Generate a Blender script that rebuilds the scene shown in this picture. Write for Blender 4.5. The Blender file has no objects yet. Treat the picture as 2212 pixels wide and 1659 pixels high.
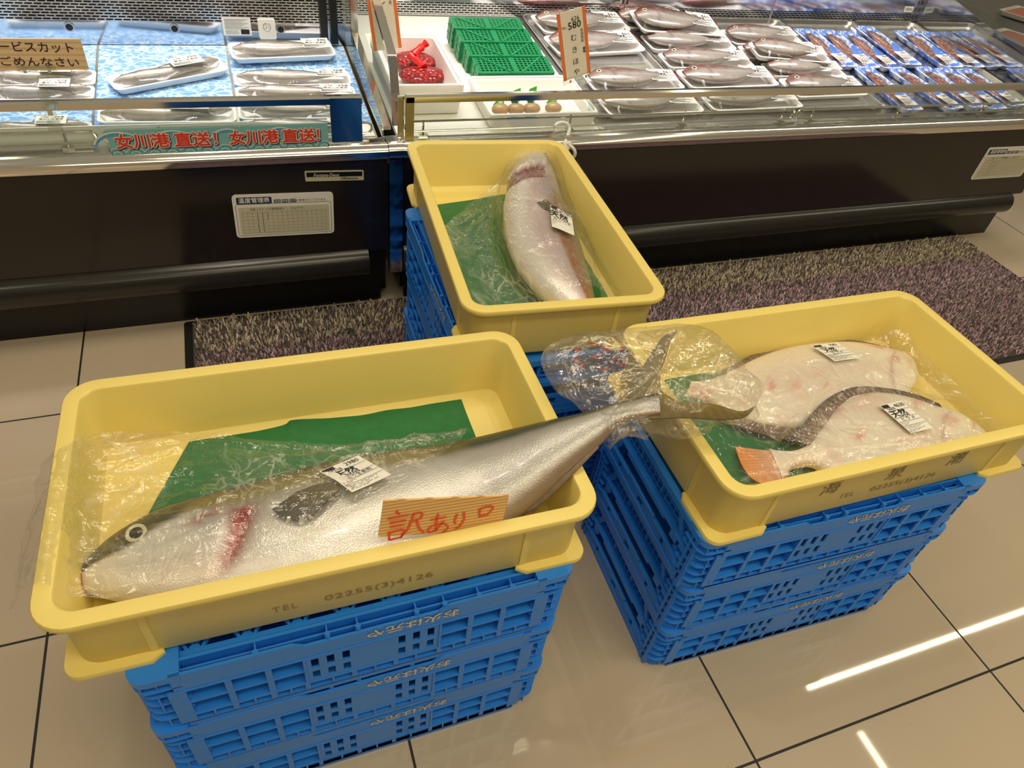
import bpy, math, random
import numpy as np
from mathutils import Vector, Matrix, noise

random.seed(7)
rng = np.random.default_rng(7)
S = bpy.context.scene
COL = S.collection
PI = math.pi

# ------------------------------------------------------------------ camera
W_, H_ = 2212, 1659
FPX = 1509.06
CAM = Vector((0.47250, -1.43859, 1.33102))
R_ = Vector((0.93711311, -0.32985656, 0.11407744))
U_ = Vector((0.1483233, 0.67223067, 0.72533174))
F_ = Vector((0.31594179, 0.66279754, -0.67888159))
cd = bpy.data.cameras.new('camera')
cam = bpy.data.objects.new('camera', cd)
COL.objects.link(cam)
cd.sensor_fit = 'HORIZONTAL'
cd.sensor_width = 36.0
cd.lens = 36.0 * FPX / W_
cd.clip_start = 0.02
m3 = Matrix((R_, U_, -F_)).transposed()
cam.matrix_world = Matrix.Translation(CAM) @ m3.to_4x4()
S.camera = cam
S.view_settings.view_transform = 'Standard'
S.view_settings.look = 'None'
S.view_settings.gamma = 1.0
S.view_settings.use_curve_mapping = False
S.view_settings.exposure = 0.0
S.cycles.transparent_max_bounces = 24
S.cycles.max_bounces = 8

# ------------------------------------------------------------------ light
wd = bpy.data.worlds.new('store_ambient')
S.world = wd
wd.use_nodes = True
wt = wd.node_tree
bg = wt.nodes['Background']
tcw = wt.nodes.new('ShaderNodeTexCoord'); sxw = wt.nodes.new('ShaderNodeSeparateXYZ'); rpw = wt.nodes.new('ShaderNodeValToRGB')
wt.links.new(tcw.outputs['Generated'], sxw.inputs[0]); wt.links.new(sxw.outputs['Z'], rpw.inputs[0]); wt.links.new(rpw.outputs[0], bg.inputs[0])
e = rpw.color_ramp.elements      # dim shop at eye level, pale lit ceiling overhead
e[0].position = 0.0; e[0].color = (.11, .088, .058, 1); e[1].position = .75; e[1].color = (.50, .43, .30, 1)
e2 = rpw.color_ramp.elements.new(.25); e2.color = (.21, .172, .115, 1)
bg.inputs[1].default_value = 0.62

def area(name, loc, sx, sy, power, col, aim=None):
    l = bpy.data.lights.new(name, 'AREA')
    l.shape = 'RECTANGLE'; l.size = sx; l.size_y = sy
    l.energy = power; l.color = col
    o = bpy.data.objects.new(name, l)
    o.location = loc
    if aim is not None:
        o.rotation_euler = (Vector(aim) - Vector(loc)).to_track_quat('-Z', 'Y').to_euler()
    COL.objects.link(o)
    return o

WARM = (1.0, 0.87, 0.58)
area('ceiling_tube_light', (4.9, -0.43, 2.8), 3.2, 0.03, 16, (1, .9, .62))
area('ceiling_tube_light', (3.45, -2.2, 2.8), 0.04, 2.9, 12, (1, .9, .62))
area('added_ceiling_fill', (0.75, 0.1, 2.8), 1.5, .7, 15, WARM)  # added soft fill above the tubs, clear of the floor's reflections
area('added_ceiling_fill', (1.35, -1.75, 2.8), 2.6, .35, 27, WARM)  # unseen fill added to brighten the foreground
area('added_ceiling_fill', (1.0, -3.0, 2.8), 3.4, .5, 20, WARM)  # second added fill, farther forward, outside what the floor mirrors
area('added_ceiling_fill', (-1.5, -1.3, 2.8), 1.2, .35, 9, WARM)  # added fill that lifts the floor on the left
area('ceiling_spot_light', (1.62, -0.19, 2.8), 0.05, 0.05, 4, (1, .86, .8))
area('ceiling_spot_light', (0.35, -0.35, 2.8), 0.05, 0.05, 4, (1, .86, .8))
area('case_canopy_light', (-0.6, 0.62, 1.55), 2.7, 0.10, 8.5, (1, .95, .95), (-0.6, 0.72, 0.5)).data.spread = math.radians(76)
area('case_canopy_light', (2.2, 0.62, 1.55), 2.6, 0.10, 9.5, (1, .92, .92), (2.2, 0.76, 0.5)).data.spread = math.radians(76)

# ------------------------------------------------------------------ pixel helpers (one fixed camera, used to place real points)
CZ = 0.4445      # top of the crate stacks

def ray(px, py):
    return F_ + R_ * ((px - W_ / 2) / FPX) - U_ * ((py - H_ / 2) / FPX)

def on_z(px, py, z):
    d = ray(px, py)
    return CAM + d * ((z - CAM.z) / d.z)

def on_y(px, py, y):
    d = ray(px, py)
    return CAM + d * ((y - CAM.y) / d.y)

def on_x(px, py, x):
    d = ray(px, py)
    return CAM + d * ((x - CAM.x) / d.x)

DK0, DKY, DKS = 0.49, 0.45, 0.108   # sloping deck of the cases: z = DK0 + DKS*(y-DKY)
def deck_z(y):
    return DK0 + DKS * (y - DKY)

def on_deck(px, py, h=0.0):
    d = ray(px, py)
    t = (DK0 + h + DKS * (CAM.y - DKY) - CAM.z) / (d.z - DKS * d.y)
    return CAM + d * t

# ------------------------------------------------------------------ mesh helpers
class MB:
    def __init__(s):
        s.v = []; s.f = []; s.c = None
    def add(s, vs, fs):
        b = len(s.v)
        s.v += [tuple(p) for p in vs]
        s.f += [tuple(b + i for i in f) for f in fs]
        return b
    def box(s, x0, x1, y0, y1, z0, z1):
        v = [(x, y, z) for z in (z0, z1) for y in (y0, y1) for x in (x0, x1)]
        s.add(v, [(0, 2, 3, 1), (4, 5, 7, 6), (0, 1, 5, 4), (2, 6, 7, 3), (0, 4, 6, 2), (1, 3, 7, 5)])
    def bar(s, a, b, w, h, up=(0, 0, 1)):
        a = Vector(a); b = Vector(b); d = (b - a).normalized()
        sd = d.cross(Vector(up))
        if sd.length < 1e-6: sd = d.cross(Vector((0, 1, 0)))
        sd.normalize(); u = sd.cross(d)
        vs = []
        for p in (a, b):
            for i, j in ((-1, -1), (1, -1), (1, 1), (-1, 1)):
                vs.append(p + sd * (i * w / 2) + u * (j * h / 2))
        s.add(vs, [(0, 1, 2, 3), (7, 6, 5, 4), (0, 4, 5, 1), (1, 5, 6, 2), (2, 6, 7, 3), (3, 7, 4, 0)])
    def tube(s, pts, r, n=8, cap=True):
        pts = [Vector(p) for p in pts]
        rs = r if isinstance(r, (list, tuple)) else [r] * len(pts)
        up = Vector((0.13, 0.21, 0.97))
        rings = []
        for i, p in enumerate(pts):
            d = (pts[min(i + 1, len(pts) - 1)] - pts[max(i - 1, 0)]).normalized()
            a = d.cross(up)
            if a.length < 1e-4: a = d.cross(Vector((1, 0, 0)))
            a.normalize(); b = d.cross(a)
            up = (b if b.dot(up) > 0 else -b)
            b = up.copy(); a = b.cross(d)
            rings.append([p + (a * math.cos(t) + b * math.sin(t)) * rs[i] for t in [2 * PI * k / n for k in range(n)]])
        s.loft(rings, cap0=cap, cap1=cap)
    def loft(s, rings, closed=True, cap0=False, cap1=False):
        n = len(rings[0]); b = len(s.v)
        for r in rings: s.v += [tuple(p) for p in r]
        m = n if closed else n - 1
        for i in range(len(rings) - 1):
            for j in range(m):
                k = (j + 1) % n
                s.f.append((b + i * n + j, b + i * n + k, b + (i + 1) * n + k, b + (i + 1) * n + j))
        if cap0: s.f.append(tuple(b + j for j in reversed(range(n))))
        if cap1: s.f.append(tuple(b + (len(rings) - 1) * n + j for j in range(n)))
    def prism(s, poly, z0, z1):
        s.loft([[(x, y, z0) for x, y in poly], [(x, y, z1) for x, y in poly]], cap0=True, cap1=True)
    def prism_axis(s, poly, a0, a1, axis):
        """poly of 2-tuples extruded along axis: 'x' -> (a,p,q), 'y' -> (p,a,q)"""
        f = (lambda p, a: (a, p[0], p[1])) if axis == 'x' else (lambda p, a: (p[0], a, p[1]))
        s.loft([[f(p, a0) for p in poly], [f(p, a1) for p in poly]], cap0=True, cap1=True)
    def quad(s, a, b, c, d):
        s.add([a, b, c, d], [(0, 1, 2, 3)])
    def xf(s, M, start=0):
        for i in range(start, len(s.v)):
            s.v[i] = tuple(M @ Vector(s.v[i]))
    def build(s, name, mat, parent=None, smooth=True, ang=35, world=False, cols=None, fix=True):
        me = bpy.data.meshes.new(name)
        vs = s.v
        if world and parent is not None:
            iv = parent.matrix_basis.inverted()
            vs = [tuple(iv @ Vector(p)) for p in vs]
        me.from_pydata(vs, [], s.f)
        if fix:
            import bmesh
            bm = bmesh.new(); bm.from_mesh(me)
            bmesh.ops.recalc_face_normals(bm, faces=bm.faces)
            bm.to_mesh(me); bm.free()
        if cols is not None:
            at = me.color_attributes.new('Col', 'FLOAT_COLOR', 'POINT')
            arr = np.ones((len(s.v), 4), dtype=np.float32); arr[:, :3] = np.asarray(cols, dtype=np.float32)[:, :3]
            if np.asarray(cols).shape[1] > 3: arr[:, 3] = np.asarray(cols)[:, 3]
            at.data.foreach_set('color', arr.ravel())
        if smooth:
            me.polygons.foreach_set('use_smooth', [True] * len(me.polygons))
            me.set_sharp_from_angle(angle=math.radians(ang))
        me.materials.append(mat)
        o = bpy.data.objects.new(name, me)
        COL.objects.link(o)
        if parent is not None: o.parent = parent
        return o

def rrect(L, Wd, r, n=6):
    out = []
    for cx, cy, a0 in ((L / 2 - r, Wd / 2 - r, 0), (-L / 2 + r, Wd / 2 - r, PI / 2), (-L / 2 + r, -Wd / 2 + r, PI), (L / 2 - r, -Wd / 2 + r, 1.5 * PI)):
        for k in range(n + 1):
            a = a0 + PI / 2 * k / n
            out.append((cx + r * math.cos(a), cy + r * math.sin(a)))
    return out

def rr_loft(mb, L, Wd, prof, n=6, cap0=False, cap1=False):
    """prof: list of (inset, z, radius)"""
    mb.loft([[(x, y, z) for x, y in rrect(L - 2 * i, Wd - 2 * i, max(r, .0005), n)] for i, z, r in prof], cap0=cap0, cap1=cap1)

def catmull(P, n):
    """P: array (k, d) -> (n, d) smooth interpolation, uniform parameter"""
    P = np.asarray(P, float); k = len(P)
    t = np.linspace(0, k - 1, n); i = np.clip(t.astype(int), 0, k - 2); f = (t - i)[:, None]
    g = lambda j: P[np.clip(j, 0, k - 1)]
    p0, p1, p2, p3 = g(i - 1), g(i), g(i + 1), g(i + 2)
    p0 = np.where((i == 0)[:, None], 2 * p1 - p2, p0); p3 = np.where((i + 2 > k - 1)[:, None], 2 * p2 - p1, p3)
    return 0.5 * (2 * p1 + (p2 - p0) * f + (2 * p0 - 5 * p1 + 4 * p2 - p3) * f ** 2 + (3 * p1 - p0 - 3 * p2 + p3) * f ** 3)

# ------------------------------------------------------------------ object helpers
def tag(o, label=None, cat=None, group=None, kind=None):
    if label: o['label'] = label
    if cat: o['category'] = cat
    if group: o['group'] = group
    if kind: o['kind'] = kind
    return o

def thing(name, label, cat, loc=(0, 0, 0), rotz=0, group=None, M=None):
    o = bpy.data.objects.new(name, None)
    o.empty_display_size = 0.05
    COL.objects.link(o)
    if M is not None: o.matrix_basis = M
    else:
        o.location = loc; o.rotation_euler = (0, 0, rotz)
    return tag(o, label, cat, group)

def dup(root, M, label, group=None):
    c = root.copy(); COL.objects.link(c); c.matrix_basis = M
    c['label'] = label
    if group: c['group'] = group
    for ch in list(root.children):
        d = ch.copy(); COL.objects.link(d); d.parent = c
        for g in list(ch.children):
            e = g.copy(); COL.objects.link(e); e.parent = d
    return c

# ------------------------------------------------------------------ materials
def nmat(name):
    m = bpy.data.materials.new(name); m.use_nodes = True
    nt = m.node_tree
    return m, nt, nt.nodes['Principled BSDF'], nt.nodes['Material Output']

def N(nt, typ, **kw):
    n = nt.nodes.new(typ)
    for k, v in kw.items():
        if k.startswith('i_'):
            n.inputs[int(k[2:]) if k[2:].isdigit() else k[2:]].default_value = v
        else: setattr(n, k, v)
    return n

def mat(name, col, rough=.5, metal=0, var=.0, vscale=20, bump=0, bscale=60, spec=.5, dirt=None, dscale=30, dthr=.62, trans=0, sss=0):
    m, nt, b, out = nmat(name)
    b.inputs['Base Color'].default_value = (*col, 1)
    b.inputs['Roughness'].default_value = rough
    b.inputs['Metallic'].default_value = metal
    b.inputs['Specular IOR Level'].default_value = spec
    tc = N(nt, 'ShaderNodeTexCoord')
    src = None
    if var > 0 or dirt:
        nz = N(nt, 'ShaderNodeTexNoise'); nz.inputs['Scale'].default_value = vscale; nz.inputs['Detail'].default_value = 5
        nt.links.new(tc.outputs['Object'], nz.inputs['Vector'])
        mx = N(nt, 'ShaderNodeMix', data_type='RGBA')
        mx.inputs['A'].default_value = (*[c * (1 - var) for c in col], 1)
        mx.inputs['B'].default_value = (*[min(1, c * (1 + var)) for c in col], 1)
        nt.links.new(nz.outputs['Fac'], mx.inputs['Factor'])
        src = mx.outputs['Result']
    if dirt:
        n2 = N(nt, 'ShaderNodeTexNoise'); n2.inputs['Scale'].default_value = dscale; n2.inputs['Detail'].default_value = 8; n2.inputs['Roughness'].default_value = .7
        nt.links.new(tc.outputs['Object'], n2.inputs['Vector'])
        rp = N(nt, 'ShaderNodeMapRange'); rp.inputs['From Min'].default_value = dthr; rp.inputs['From Max'].default_value = dthr + .06; rp.inputs['To Max'].default_value = .75
        nt.links.new(n2.outputs['Fac'], rp.inputs['Value'])
        m2 = N(nt, 'ShaderNodeMix', data_type='RGBA'); m2.inputs['B'].default_value = (*dirt, 1)
        nt.links.new(rp.outputs[0], m2.inputs['Factor']); nt.links.new(src, m2.inputs['A'])
        src = m2.outputs['Result']
    if src is not None: nt.links.new(src, b.inputs['Base Color'])
    if bump:
        nb = N(nt, 'ShaderNodeTexNoise'); nb.inputs['Scale'].default_value = bscale; nb.inputs['Detail'].default_value = 4
        nt.links.new(tc.outputs['Object'], nb.inputs['Vector'])
        bp = N(nt, 'ShaderNodeBump'); bp.inputs['Strength'].default_value = bump; bp.inputs['Distance'].default_value = .002
        nt.links.new(nb.outputs['Fac'], bp.inputs['Height']); nt.links.new(bp.outputs[0], b.inputs['Normal'])
    if sss:
        b.inputs['Subsurface Weight'].default_value = sss; b.inputs['Subsurface Radius'].default_value = (.01, .006, .004)
    return m

def vcol_mat(name, rough=.35, metal=0, scale=0, strength=.3, sss=0, coat=0):
    """surface pattern from the mesh colour attribute, with a fine scale bump"""
    m, nt, b, out = nmat(name)
    at = N(nt, 'ShaderNodeAttribute', attribute_name='Col')
    nt.links.new(at.outputs['Color'], b.inputs['Base Color'])
    b.inputs['Roughness'].default_value = rough; b.inputs['Metallic'].default_value = metal
    b.inputs['Coat Weight'].default_value = coat; b.inputs['Coat Roughness'].default_value = .12
    if scale:
        tc = N(nt, 'ShaderNodeTexCoord')
        vo = N(nt, 'ShaderNodeTexVoronoi'); vo.inputs['Scale'].default_value = scale
        nt.links.new(tc.outputs['Object'], vo.inputs['Vector'])
        bp = N(nt, 'ShaderNodeBump'); bp.inputs['Strength'].default_value = strength; bp.inputs['Distance'].default_value = .001
        nt.links.new(vo.outputs['Distance'], bp.inputs['Height']); nt.links.new(bp.outputs[0], b.inputs['Normal'])
    return m

def film_mat(name, gloss=.10, haze=.10, hazecol=(.9, .85, .75), bump=.6, bscale=28, rough=.09, fr=.3, crease=.30):
    """clear crinkled plastic film: nearly invisible between its creases, milky and shiny along them"""
    m, nt, b, out = nmat(name)
    nt.nodes.remove(b)
    tc = N(nt, 'ShaderNodeTexCoord')
    wz = N(nt, 'ShaderNodeTexNoise'); wz.inputs['Scale'].default_value = bscale * .25; wz.inputs['Detail'].default_value = 2
    nt.links.new(tc.outputs['Object'], wz.inputs['Vector'])
    wv = N(nt, 'ShaderNodeMix', data_type='VECTOR'); wv.inputs['Factor'].default_value = .16
    nt.links.new(tc.outputs['Object'], wv.inputs['A']); nt.links.new(wz.outputs['Color'], wv.inputs['B'])
    hs = []
    for rot, sc in (((0, 0, .5), (1, .22, 1)), ((0, 0, -.7), (1, .26, 1)), ((.4, .2, 1.5), (1, .45, 1))):
        mp = N(nt, 'ShaderNodeMapping'); mp.inputs['Rotation'].default_value = rot; mp.inputs['Scale'].default_value = sc
        nt.links.new(wv.outputs['Result'], mp.inputs['Vector'])
        vo = N(nt, 'ShaderNodeTexVoronoi', feature='DISTANCE_TO_EDGE'); vo.inputs['Scale'].default_value = bscale
        nt.links.new(mp.outputs[0], vo.inputs['Vector'])
        hs.append(vo.outputs['Distance'])
    mn = N(nt, 'ShaderNodeMath', operation='MINIMUM'); nt.links.new(hs[0], mn.inputs[0]); nt.links.new(hs[1], mn.inputs[1])
    mn2 = N(nt, 'ShaderNodeMath', operation='MINIMUM'); nt.links.new(mn.outputs[0], mn2.inputs[0]); nt.links.new(hs[2], mn2.inputs[1])
    fz = N(nt, 'ShaderNodeTexNoise'); fz.inputs['Scale'].default_value = bscale * 2.2; fz.inputs['Detail'].default_value = 3; fz.inputs['Distortion'].default_value = 1
    nt.links.new(tc.outputs['Object'], fz.inputs['Vector'])
    ad = N(nt, 'ShaderNodeMath', operation='MULTIPLY_ADD'); ad.inputs[1].default_value = .25
    nt.links.new(fz.outputs['Fac'], ad.inputs[0]); nt.links.new(mn2.outputs[0], ad.inputs[2])
    bp = N(nt, 'ShaderNodeBump'); bp.inputs['Strength'].default_value = bump; bp.inputs['Distance'].default_value = .010
    nt.links.new(ad.outputs[0], bp.inputs['Height'])
    line = N(nt, 'ShaderNodeMapRange'); line.inputs['From Min'].default_value = .0; line.inputs['From Max'].default_value = .035; line.inputs['To Min'].default_value = 1; line.inputs['To Max'].default_value = 0
    nt.links.new(mn2.outputs[0], line.inputs['Value'])
    pat = N(nt, 'ShaderNodeTexNoise'); pat.inputs['Scale'].default_value = bscale * .45; pat.inputs['Detail'].default_value = 3
    nt.links.new(tc.outputs['Object'], pat.inputs['Vector'])
    pm = N(nt, 'ShaderNodeMapRange'); pm.inputs['From Min'].default_value = .46; pm.inputs['From Max'].default_value = .68
    nt.links.new(pat.outputs['Fac'], pm.inputs['Value'])
    lm = N(nt, 'ShaderNodeMath', operation='MULTIPLY'); nt.links.new(line.outputs[0], lm.inputs[0]); nt.links.new(pm.outputs[0], lm.inputs[1])
    tr = N(nt, 'ShaderNodeBsdfTransparent'); tr.inputs[0].default_value = (.98, .98, .97, 1)
    gl = N(nt, 'ShaderNodeBsdfGlossy'); gl.inputs['Roughness'].default_value = rough
    nt.links.new(bp.outputs[0], gl.inputs['Normal'])
    df = N(nt, 'ShaderNodeBsdfDiffuse'); df.inputs[0].default_value = (*hazecol, 1)
    hz = N(nt, 'ShaderNodeMath', operation='MULTIPLY_ADD'); hz.inputs[1].default_value = crease
    h0 = N(nt, 'ShaderNodeMath', operation='MULTIPLY_ADD'); h0.inputs[1].default_value = haze; h0.inputs[2].default_value = haze * .45
    nt.links.new(pm.outputs[0], h0.inputs[0]); nt.links.new(lm.outputs[0], hz.inputs[0]); nt.links.new(h0.outputs[0], hz.inputs[2])
    m1 = N(nt, 'ShaderNodeMixShader')
    nt.links.new(hz.outputs[0], m1.inputs[0]); nt.links.new(tr.outputs[0], m1.inputs[1]); nt.links.new(df.outputs[0], m1.inputs[2])
    lw = N(nt, 'ShaderNodeLayerWeight'); lw.inputs['Blend'].default_value = .25; nt.links.new(bp.outputs[0], lw.inputs['Normal'])
    gf = N(nt, 'ShaderNodeMath', operation='MULTIPLY_ADD'); gf.inputs[1].default_value = fr; gf.inputs[2].default_value = gloss
    nt.links.new(lw.outputs['Fresnel'], gf.inputs[0])
    m2 = N(nt, 'ShaderNodeMixShader')
    nt.links.new(gf.outputs[0], m2.inputs[0]); nt.links.new(m1.outputs[0], m2.inputs[1]); nt.links.new(gl.outputs[0], m2.inputs[2])
    nt.links.new(m2.outputs[0], out.inputs['Surface'])
    return m

def glass_mat(name, fac=.12, rough=.01, tint=(.93, .96, .94)):
    m, nt, b, out = nmat(name); nt.nodes.remove(b)
    tr = N(nt, 'ShaderNodeBsdfTransparent'); tr.inputs[0].default_value = (*tint, 1)
    gl = N(nt, 'ShaderNodeBsdfGlossy'); gl.inputs['Roughness'].default_value = rough
    mx = N(nt, 'ShaderNodeMixShader'); mx.inputs[0].default_value = fac
    nt.links.new(tr.outputs[0], mx.inputs[1]); nt.links.new(gl.outputs[0], mx.inputs[2]); nt.links.new(mx.outputs[0], out.inputs['Surface'])
    return m

def tile_floor():
    m, nt, b, out = nmat('polished_floor_tile')
    tc = N(nt, 'ShaderNodeTexCoord')
    sx = N(nt, 'ShaderNodeSeparateXYZ'); nt.links.new(tc.outputs['Object'], sx.inputs[0])
    ms = []
    for ax in ('X', 'Y'):
        w = N(nt, 'ShaderNodeMath', operation='PINGPONG'); w.inputs[1].default_value = .3
        nt.links.new(sx.outputs[ax], w.inputs[0])
        c = N(nt, 'ShaderNodeMath', operation='LESS_THAN'); c.inputs[1].default_value = .0024
        nt.links.new(w.outputs[0], c.inputs[0]); ms.append(c)
    mxm = N(nt, 'ShaderNodeMath', operation='MAXIMUM')
    nt.links.new(ms[0].outputs[0], mxm.inputs[0]); nt.links.new(ms[1].outputs[0], mxm.inputs[1])
    nz = N(nt, 'ShaderNodeTexNoise'); nz.inputs['Scale'].default_value = 3; nz.inputs['Detail'].default_value = 6
    nt.links.new(tc.outputs['Object'], nz.inputs['Vector'])
    cr = N(nt, 'ShaderNodeMix', data_type='RGBA'); cr.inputs['A'].default_value = (.47, .385, .285, 1); cr.inputs['B'].default_value = (.53, .435, .33, 1)
    nt.links.new(nz.outputs['Fac'], cr.inputs['Factor'])
    sp = N(nt, 'ShaderNodeTexNoise'); sp.inputs['Scale'].default_value = 45; sp.inputs['Detail'].default_value = 8
    nt.links.new(tc.outputs['Object'], sp.inputs['Vector'])
    sm = N(nt, 'ShaderNodeMapRange'); sm.inputs['From Min'].default_value = .72; sm.inputs['From Max'].default_value = .76; sm.inputs['To Max'].default_value = .6
    nt.links.new(sp.outputs['Fac'], sm.inputs['Value'])
    c2 = N(nt, 'ShaderNodeMix', data_type='RGBA'); c2.inputs['B'].default_value = (.25, .19, .13, 1)
    nt.links.new(sm.outputs[0], c2.inputs['Factor']); nt.links.new(cr.outputs['Result'], c2.inputs['A'])
    mg = N(nt, 'ShaderNodeMix', data_type='RGBA'); mg.inputs['B'].default_value = (.015, .013, .012, 1)
    nt.links.new(mxm.outputs[0], mg.inputs['Factor']); nt.links.new(c2.outputs['Result'], mg.inputs['A'])
    nt.links.new(mg.outputs['Result'], b.inputs['Base Color'])
    rg = N(nt, 'ShaderNodeMath', operation='MULTIPLY_ADD'); rg.inputs[1].default_value = .6; rg.inputs[2].default_value = .035
    nt.links.new(mxm.outputs[0], rg.inputs[0]); nt.links.new(rg.outputs[0], b.inputs['Roughness'])
    return m

def wood_mat(name, c0, c1, scale=60, axis='Z'):
    m, nt, b, out = nmat(name)
    tc = N(nt, 'ShaderNodeTexCoord')
    wv = N(nt, 'ShaderNodeTexWave', wave_type='BANDS', bands_direction=axis); wv.inputs['Scale'].default_value = scale; wv.inputs['Distortion'].default_value = .7
    wv.inputs['Detail Scale'].default_value = .6
    nt.links.new(tc.outputs['Object'], wv.inputs['Vector'])
    rp = N(nt, 'ShaderNodeMapRange'); rp.inputs['From Min'].default_value = .62; rp.inputs['From Max'].default_value = .95
    nt.links.new(wv.outputs['Fac'], rp.inputs['Value'])
    mx = N(nt, 'ShaderNodeMix', data_type='RGBA'); mx.inputs['A'].default_value = (*c0, 1); mx.inputs['B'].default_value = (*c1, 1)
    nt.links.new(rp.outputs[0], mx.inputs['Factor']); nt.links.new(mx.outputs['Result'], b.inputs['Base Color'])
    b.inputs['Roughness'].default_value = .45
    return m

def water_print_mat():
    m, nt, b, out = nmat('blue_water_print')
    tc = N(nt, 'ShaderNodeTexCoord')
    mp = N(nt, 'ShaderNodeMapping'); mp.inputs['Scale'].default_value = (1, 1.5, 1); nt.links.new(tc.outputs['Object'], mp.inputs['Vector'])
    nz = N(nt, 'ShaderNodeTexNoise'); nz.inputs['Scale'].default_value = 14; nz.inputs['Detail'].default_value = 3
    nt.links.new(mp.outputs[0], nz.inputs['Vector'])
    av = N(nt, 'ShaderNodeMix', data_type='VECTOR'); av.inputs['Factor'].default_value = .12
    nt.links.new(mp.outputs[0], av.inputs['A']); nt.links.new(nz.outputs['Color'], av.inputs['B'])
    vo = N(nt, 'ShaderNodeTexVoronoi', feature='DISTANCE_TO_EDGE'); vo.inputs['Scale'].default_value = 38
    nt.links.new(av.outputs['Result'], vo.inputs['Vector'])
    rp = N(nt, 'ShaderNodeValToRGB'); e = rp.color_ramp.elements
    e[0].position = 0; e[0].color = (.75, .87, .95, 1); e[1].position = .22; e[1].color = (.16, .36, .72, 1)
    e2 = rp.color_ramp.elements.new(.06); e2.color = (.34, .58, .85, 1)
    nt.links.new(vo.outputs['Distance'], rp.inputs[0]); nt.links.new(rp.outputs[0], b.inputs['Base Color'])
    b.inputs['Roughness'].default_value = .25
    return m

def perforated_mat(name, base, rough=.18):
    """brushed steel with rows of punched slots inside a height band (object z)"""
    m, nt, b, out = nmat(name)
    b.inputs['Metallic'].default_value = .9; b.inputs['Roughness'].default_value = rough
    tc = N(nt, 'ShaderNodeTexCoord')
    mp = N(nt, 'ShaderNodeMapping'); nt.links.new(tc.outputs['Object'], mp.inputs['Vector'])
    sx = N(nt, 'ShaderNodeSeparateXYZ'); nt.links.new(mp.outputs[0], sx.inputs[0])
    cx = N(nt, 'ShaderNodeCombineXYZ'); nt.links.new(sx.outputs['X'], cx.inputs['X']); nt.links.new(sx.outputs['Z'], cx.inputs['Y'])
    bk = N(nt, 'ShaderNodeTexBrick'); bk.inputs['Scale'].default_value = 1
    bk.inputs['Brick Width'].default_value = .022; bk.inputs['Row Height'].default_value = .0075; bk.inputs['Mortar Size'].default_value = .0019; bk.inputs['Mortar Smooth'].default_value = 0
    bk.inputs['Color1'].default_value = (0.004, .004, .004, 1); bk.inputs['Color2'].default_value = (0.006, .006, .006, 1); bk.inputs['Mortar'].default_value = (*base, 1)
    nt.links.new(cx.outputs[0], bk.inputs['Vector'])
    nt.links.new(bk.outputs['Color'], b.inputs['Base Color'])
    return m

M = {}
M['floor'] = tile_floor()
M['tub'] = mat('yellow_tub_plastic', (.83, .665, .195), .42, var=.05, vscale=6, dirt=(.42, .24, .06), dscale=70, dthr=.675)
M['tub_ink'] = mat('faded_ink', (.30, .22, .08), .6)
M['crate'] = mat('blue_crate_plastic', (.020, .225, .82), .38, var=.06, vscale=12)
M['crate_ink'] = mat('worn_white_print', (.62, .60, .50), .6)
M['green_paper'] = mat('green_parchment', (.012, .155, .045), .3, var=.25, vscale=60, bump=.5, bscale=40)
M['film'] = film_mat('crinkled_clear_bag', gloss=.07, haze=.05, bump=1.0, bscale=22, rough=.09, fr=.10)
M['film_tail'] = film_mat('crinkled_thick_bag', gloss=.08, haze=.085, hazecol=(.78, .66, .46), bump=1.0, bscale=20, fr=.12, rough=.10)
M['wrap'] = film_mat('tight_food_wrap', gloss=.015, haze=.0, hazecol=(1, 1, 1), bump=.20, bscale=12, rough=.05, fr=.10, crease=.02)
M['paper'] = mat('white_label_paper', (.80, .78, .72), .5)
M['ink'] = mat('black_ink', (.012, .012, .012), .6)
M['red_ink'] = mat('red_marker', (.80, .10, .035), .5)
M['wood'] = wood_mat('cedar_veneer', (.84, .53, .22), (.58, .28, .07), 62)
M['wood_pale'] = wood_mat('pale_wood_veneer', (.88, .66, .40), (.75, .50, .26), 26)
M['chrome'] = mat('chrome_steel', (.78, .76, .72), .10, 1)
M['steel'] = mat('stainless_steel', (.66, .66, .66), .26, 1, var=.05, vscale=8)
M['mirror'] = mat('polished_steel_back', (.72, .74, .78), .09, 1)
M['perf'] = perforated_mat('perforated_steel', (.62, .62, .62))
M['blackpanel'] = mat('black_gloss_panel', (.012, .009, .007), .13, spec=.6)
M['pipe'] = mat('black_bumper_plastic', (.02, .018, .015), .22, var=.1)
M['kick'] = mat('black_kick_plate', (.006, .006, .006), .3)
M['rubber'] = mat('black_rubber', (.008, .008, .008), .6)
M['glass'] = glass_mat('clear_glass', .10)
M['glass_end'] = glass_mat('reflective_end_glass', .50)
M['acrylic'] = glass_mat('clear_acrylic', .10, .05)
M['milky'] = mat('milky_acrylic', (.78, .77, .72), .25)
M['foam'] = mat('white_foam', (.88, .85, .80), .55, bump=.25, bscale=220)
M['foamtray'] = mat('white_tray_foam', (.86, .85, .83), .4)
M['water'] = water_print_mat()
M['green_basket'] = mat('green_basket_plastic', (.008, .21, .07), .35, var=.12)
M['redbag'] = mat('red_net_plastic', (.75, .012, .012), .3)
M['greenbag'] = mat('green_bag_plastic', (.02, .30, .02), .2, bump=.6, bscale=60)
M['seasq'] = mat('orange_sea_squirt', (.52, .33, .17), .3, var=.2, vscale=60, sss=.2)
M['orange'] = mat('orange_card_edge', (.85, .22, .06), .5)
M['card'] = mat('cream_card', (.88, .80, .66), .45)
M['navy'] = mat('navy_print', (.01, .025, .09), .5)
M['whiteplastic'] = mat('white_plastic', (.82, .80, .74), .35)
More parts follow.
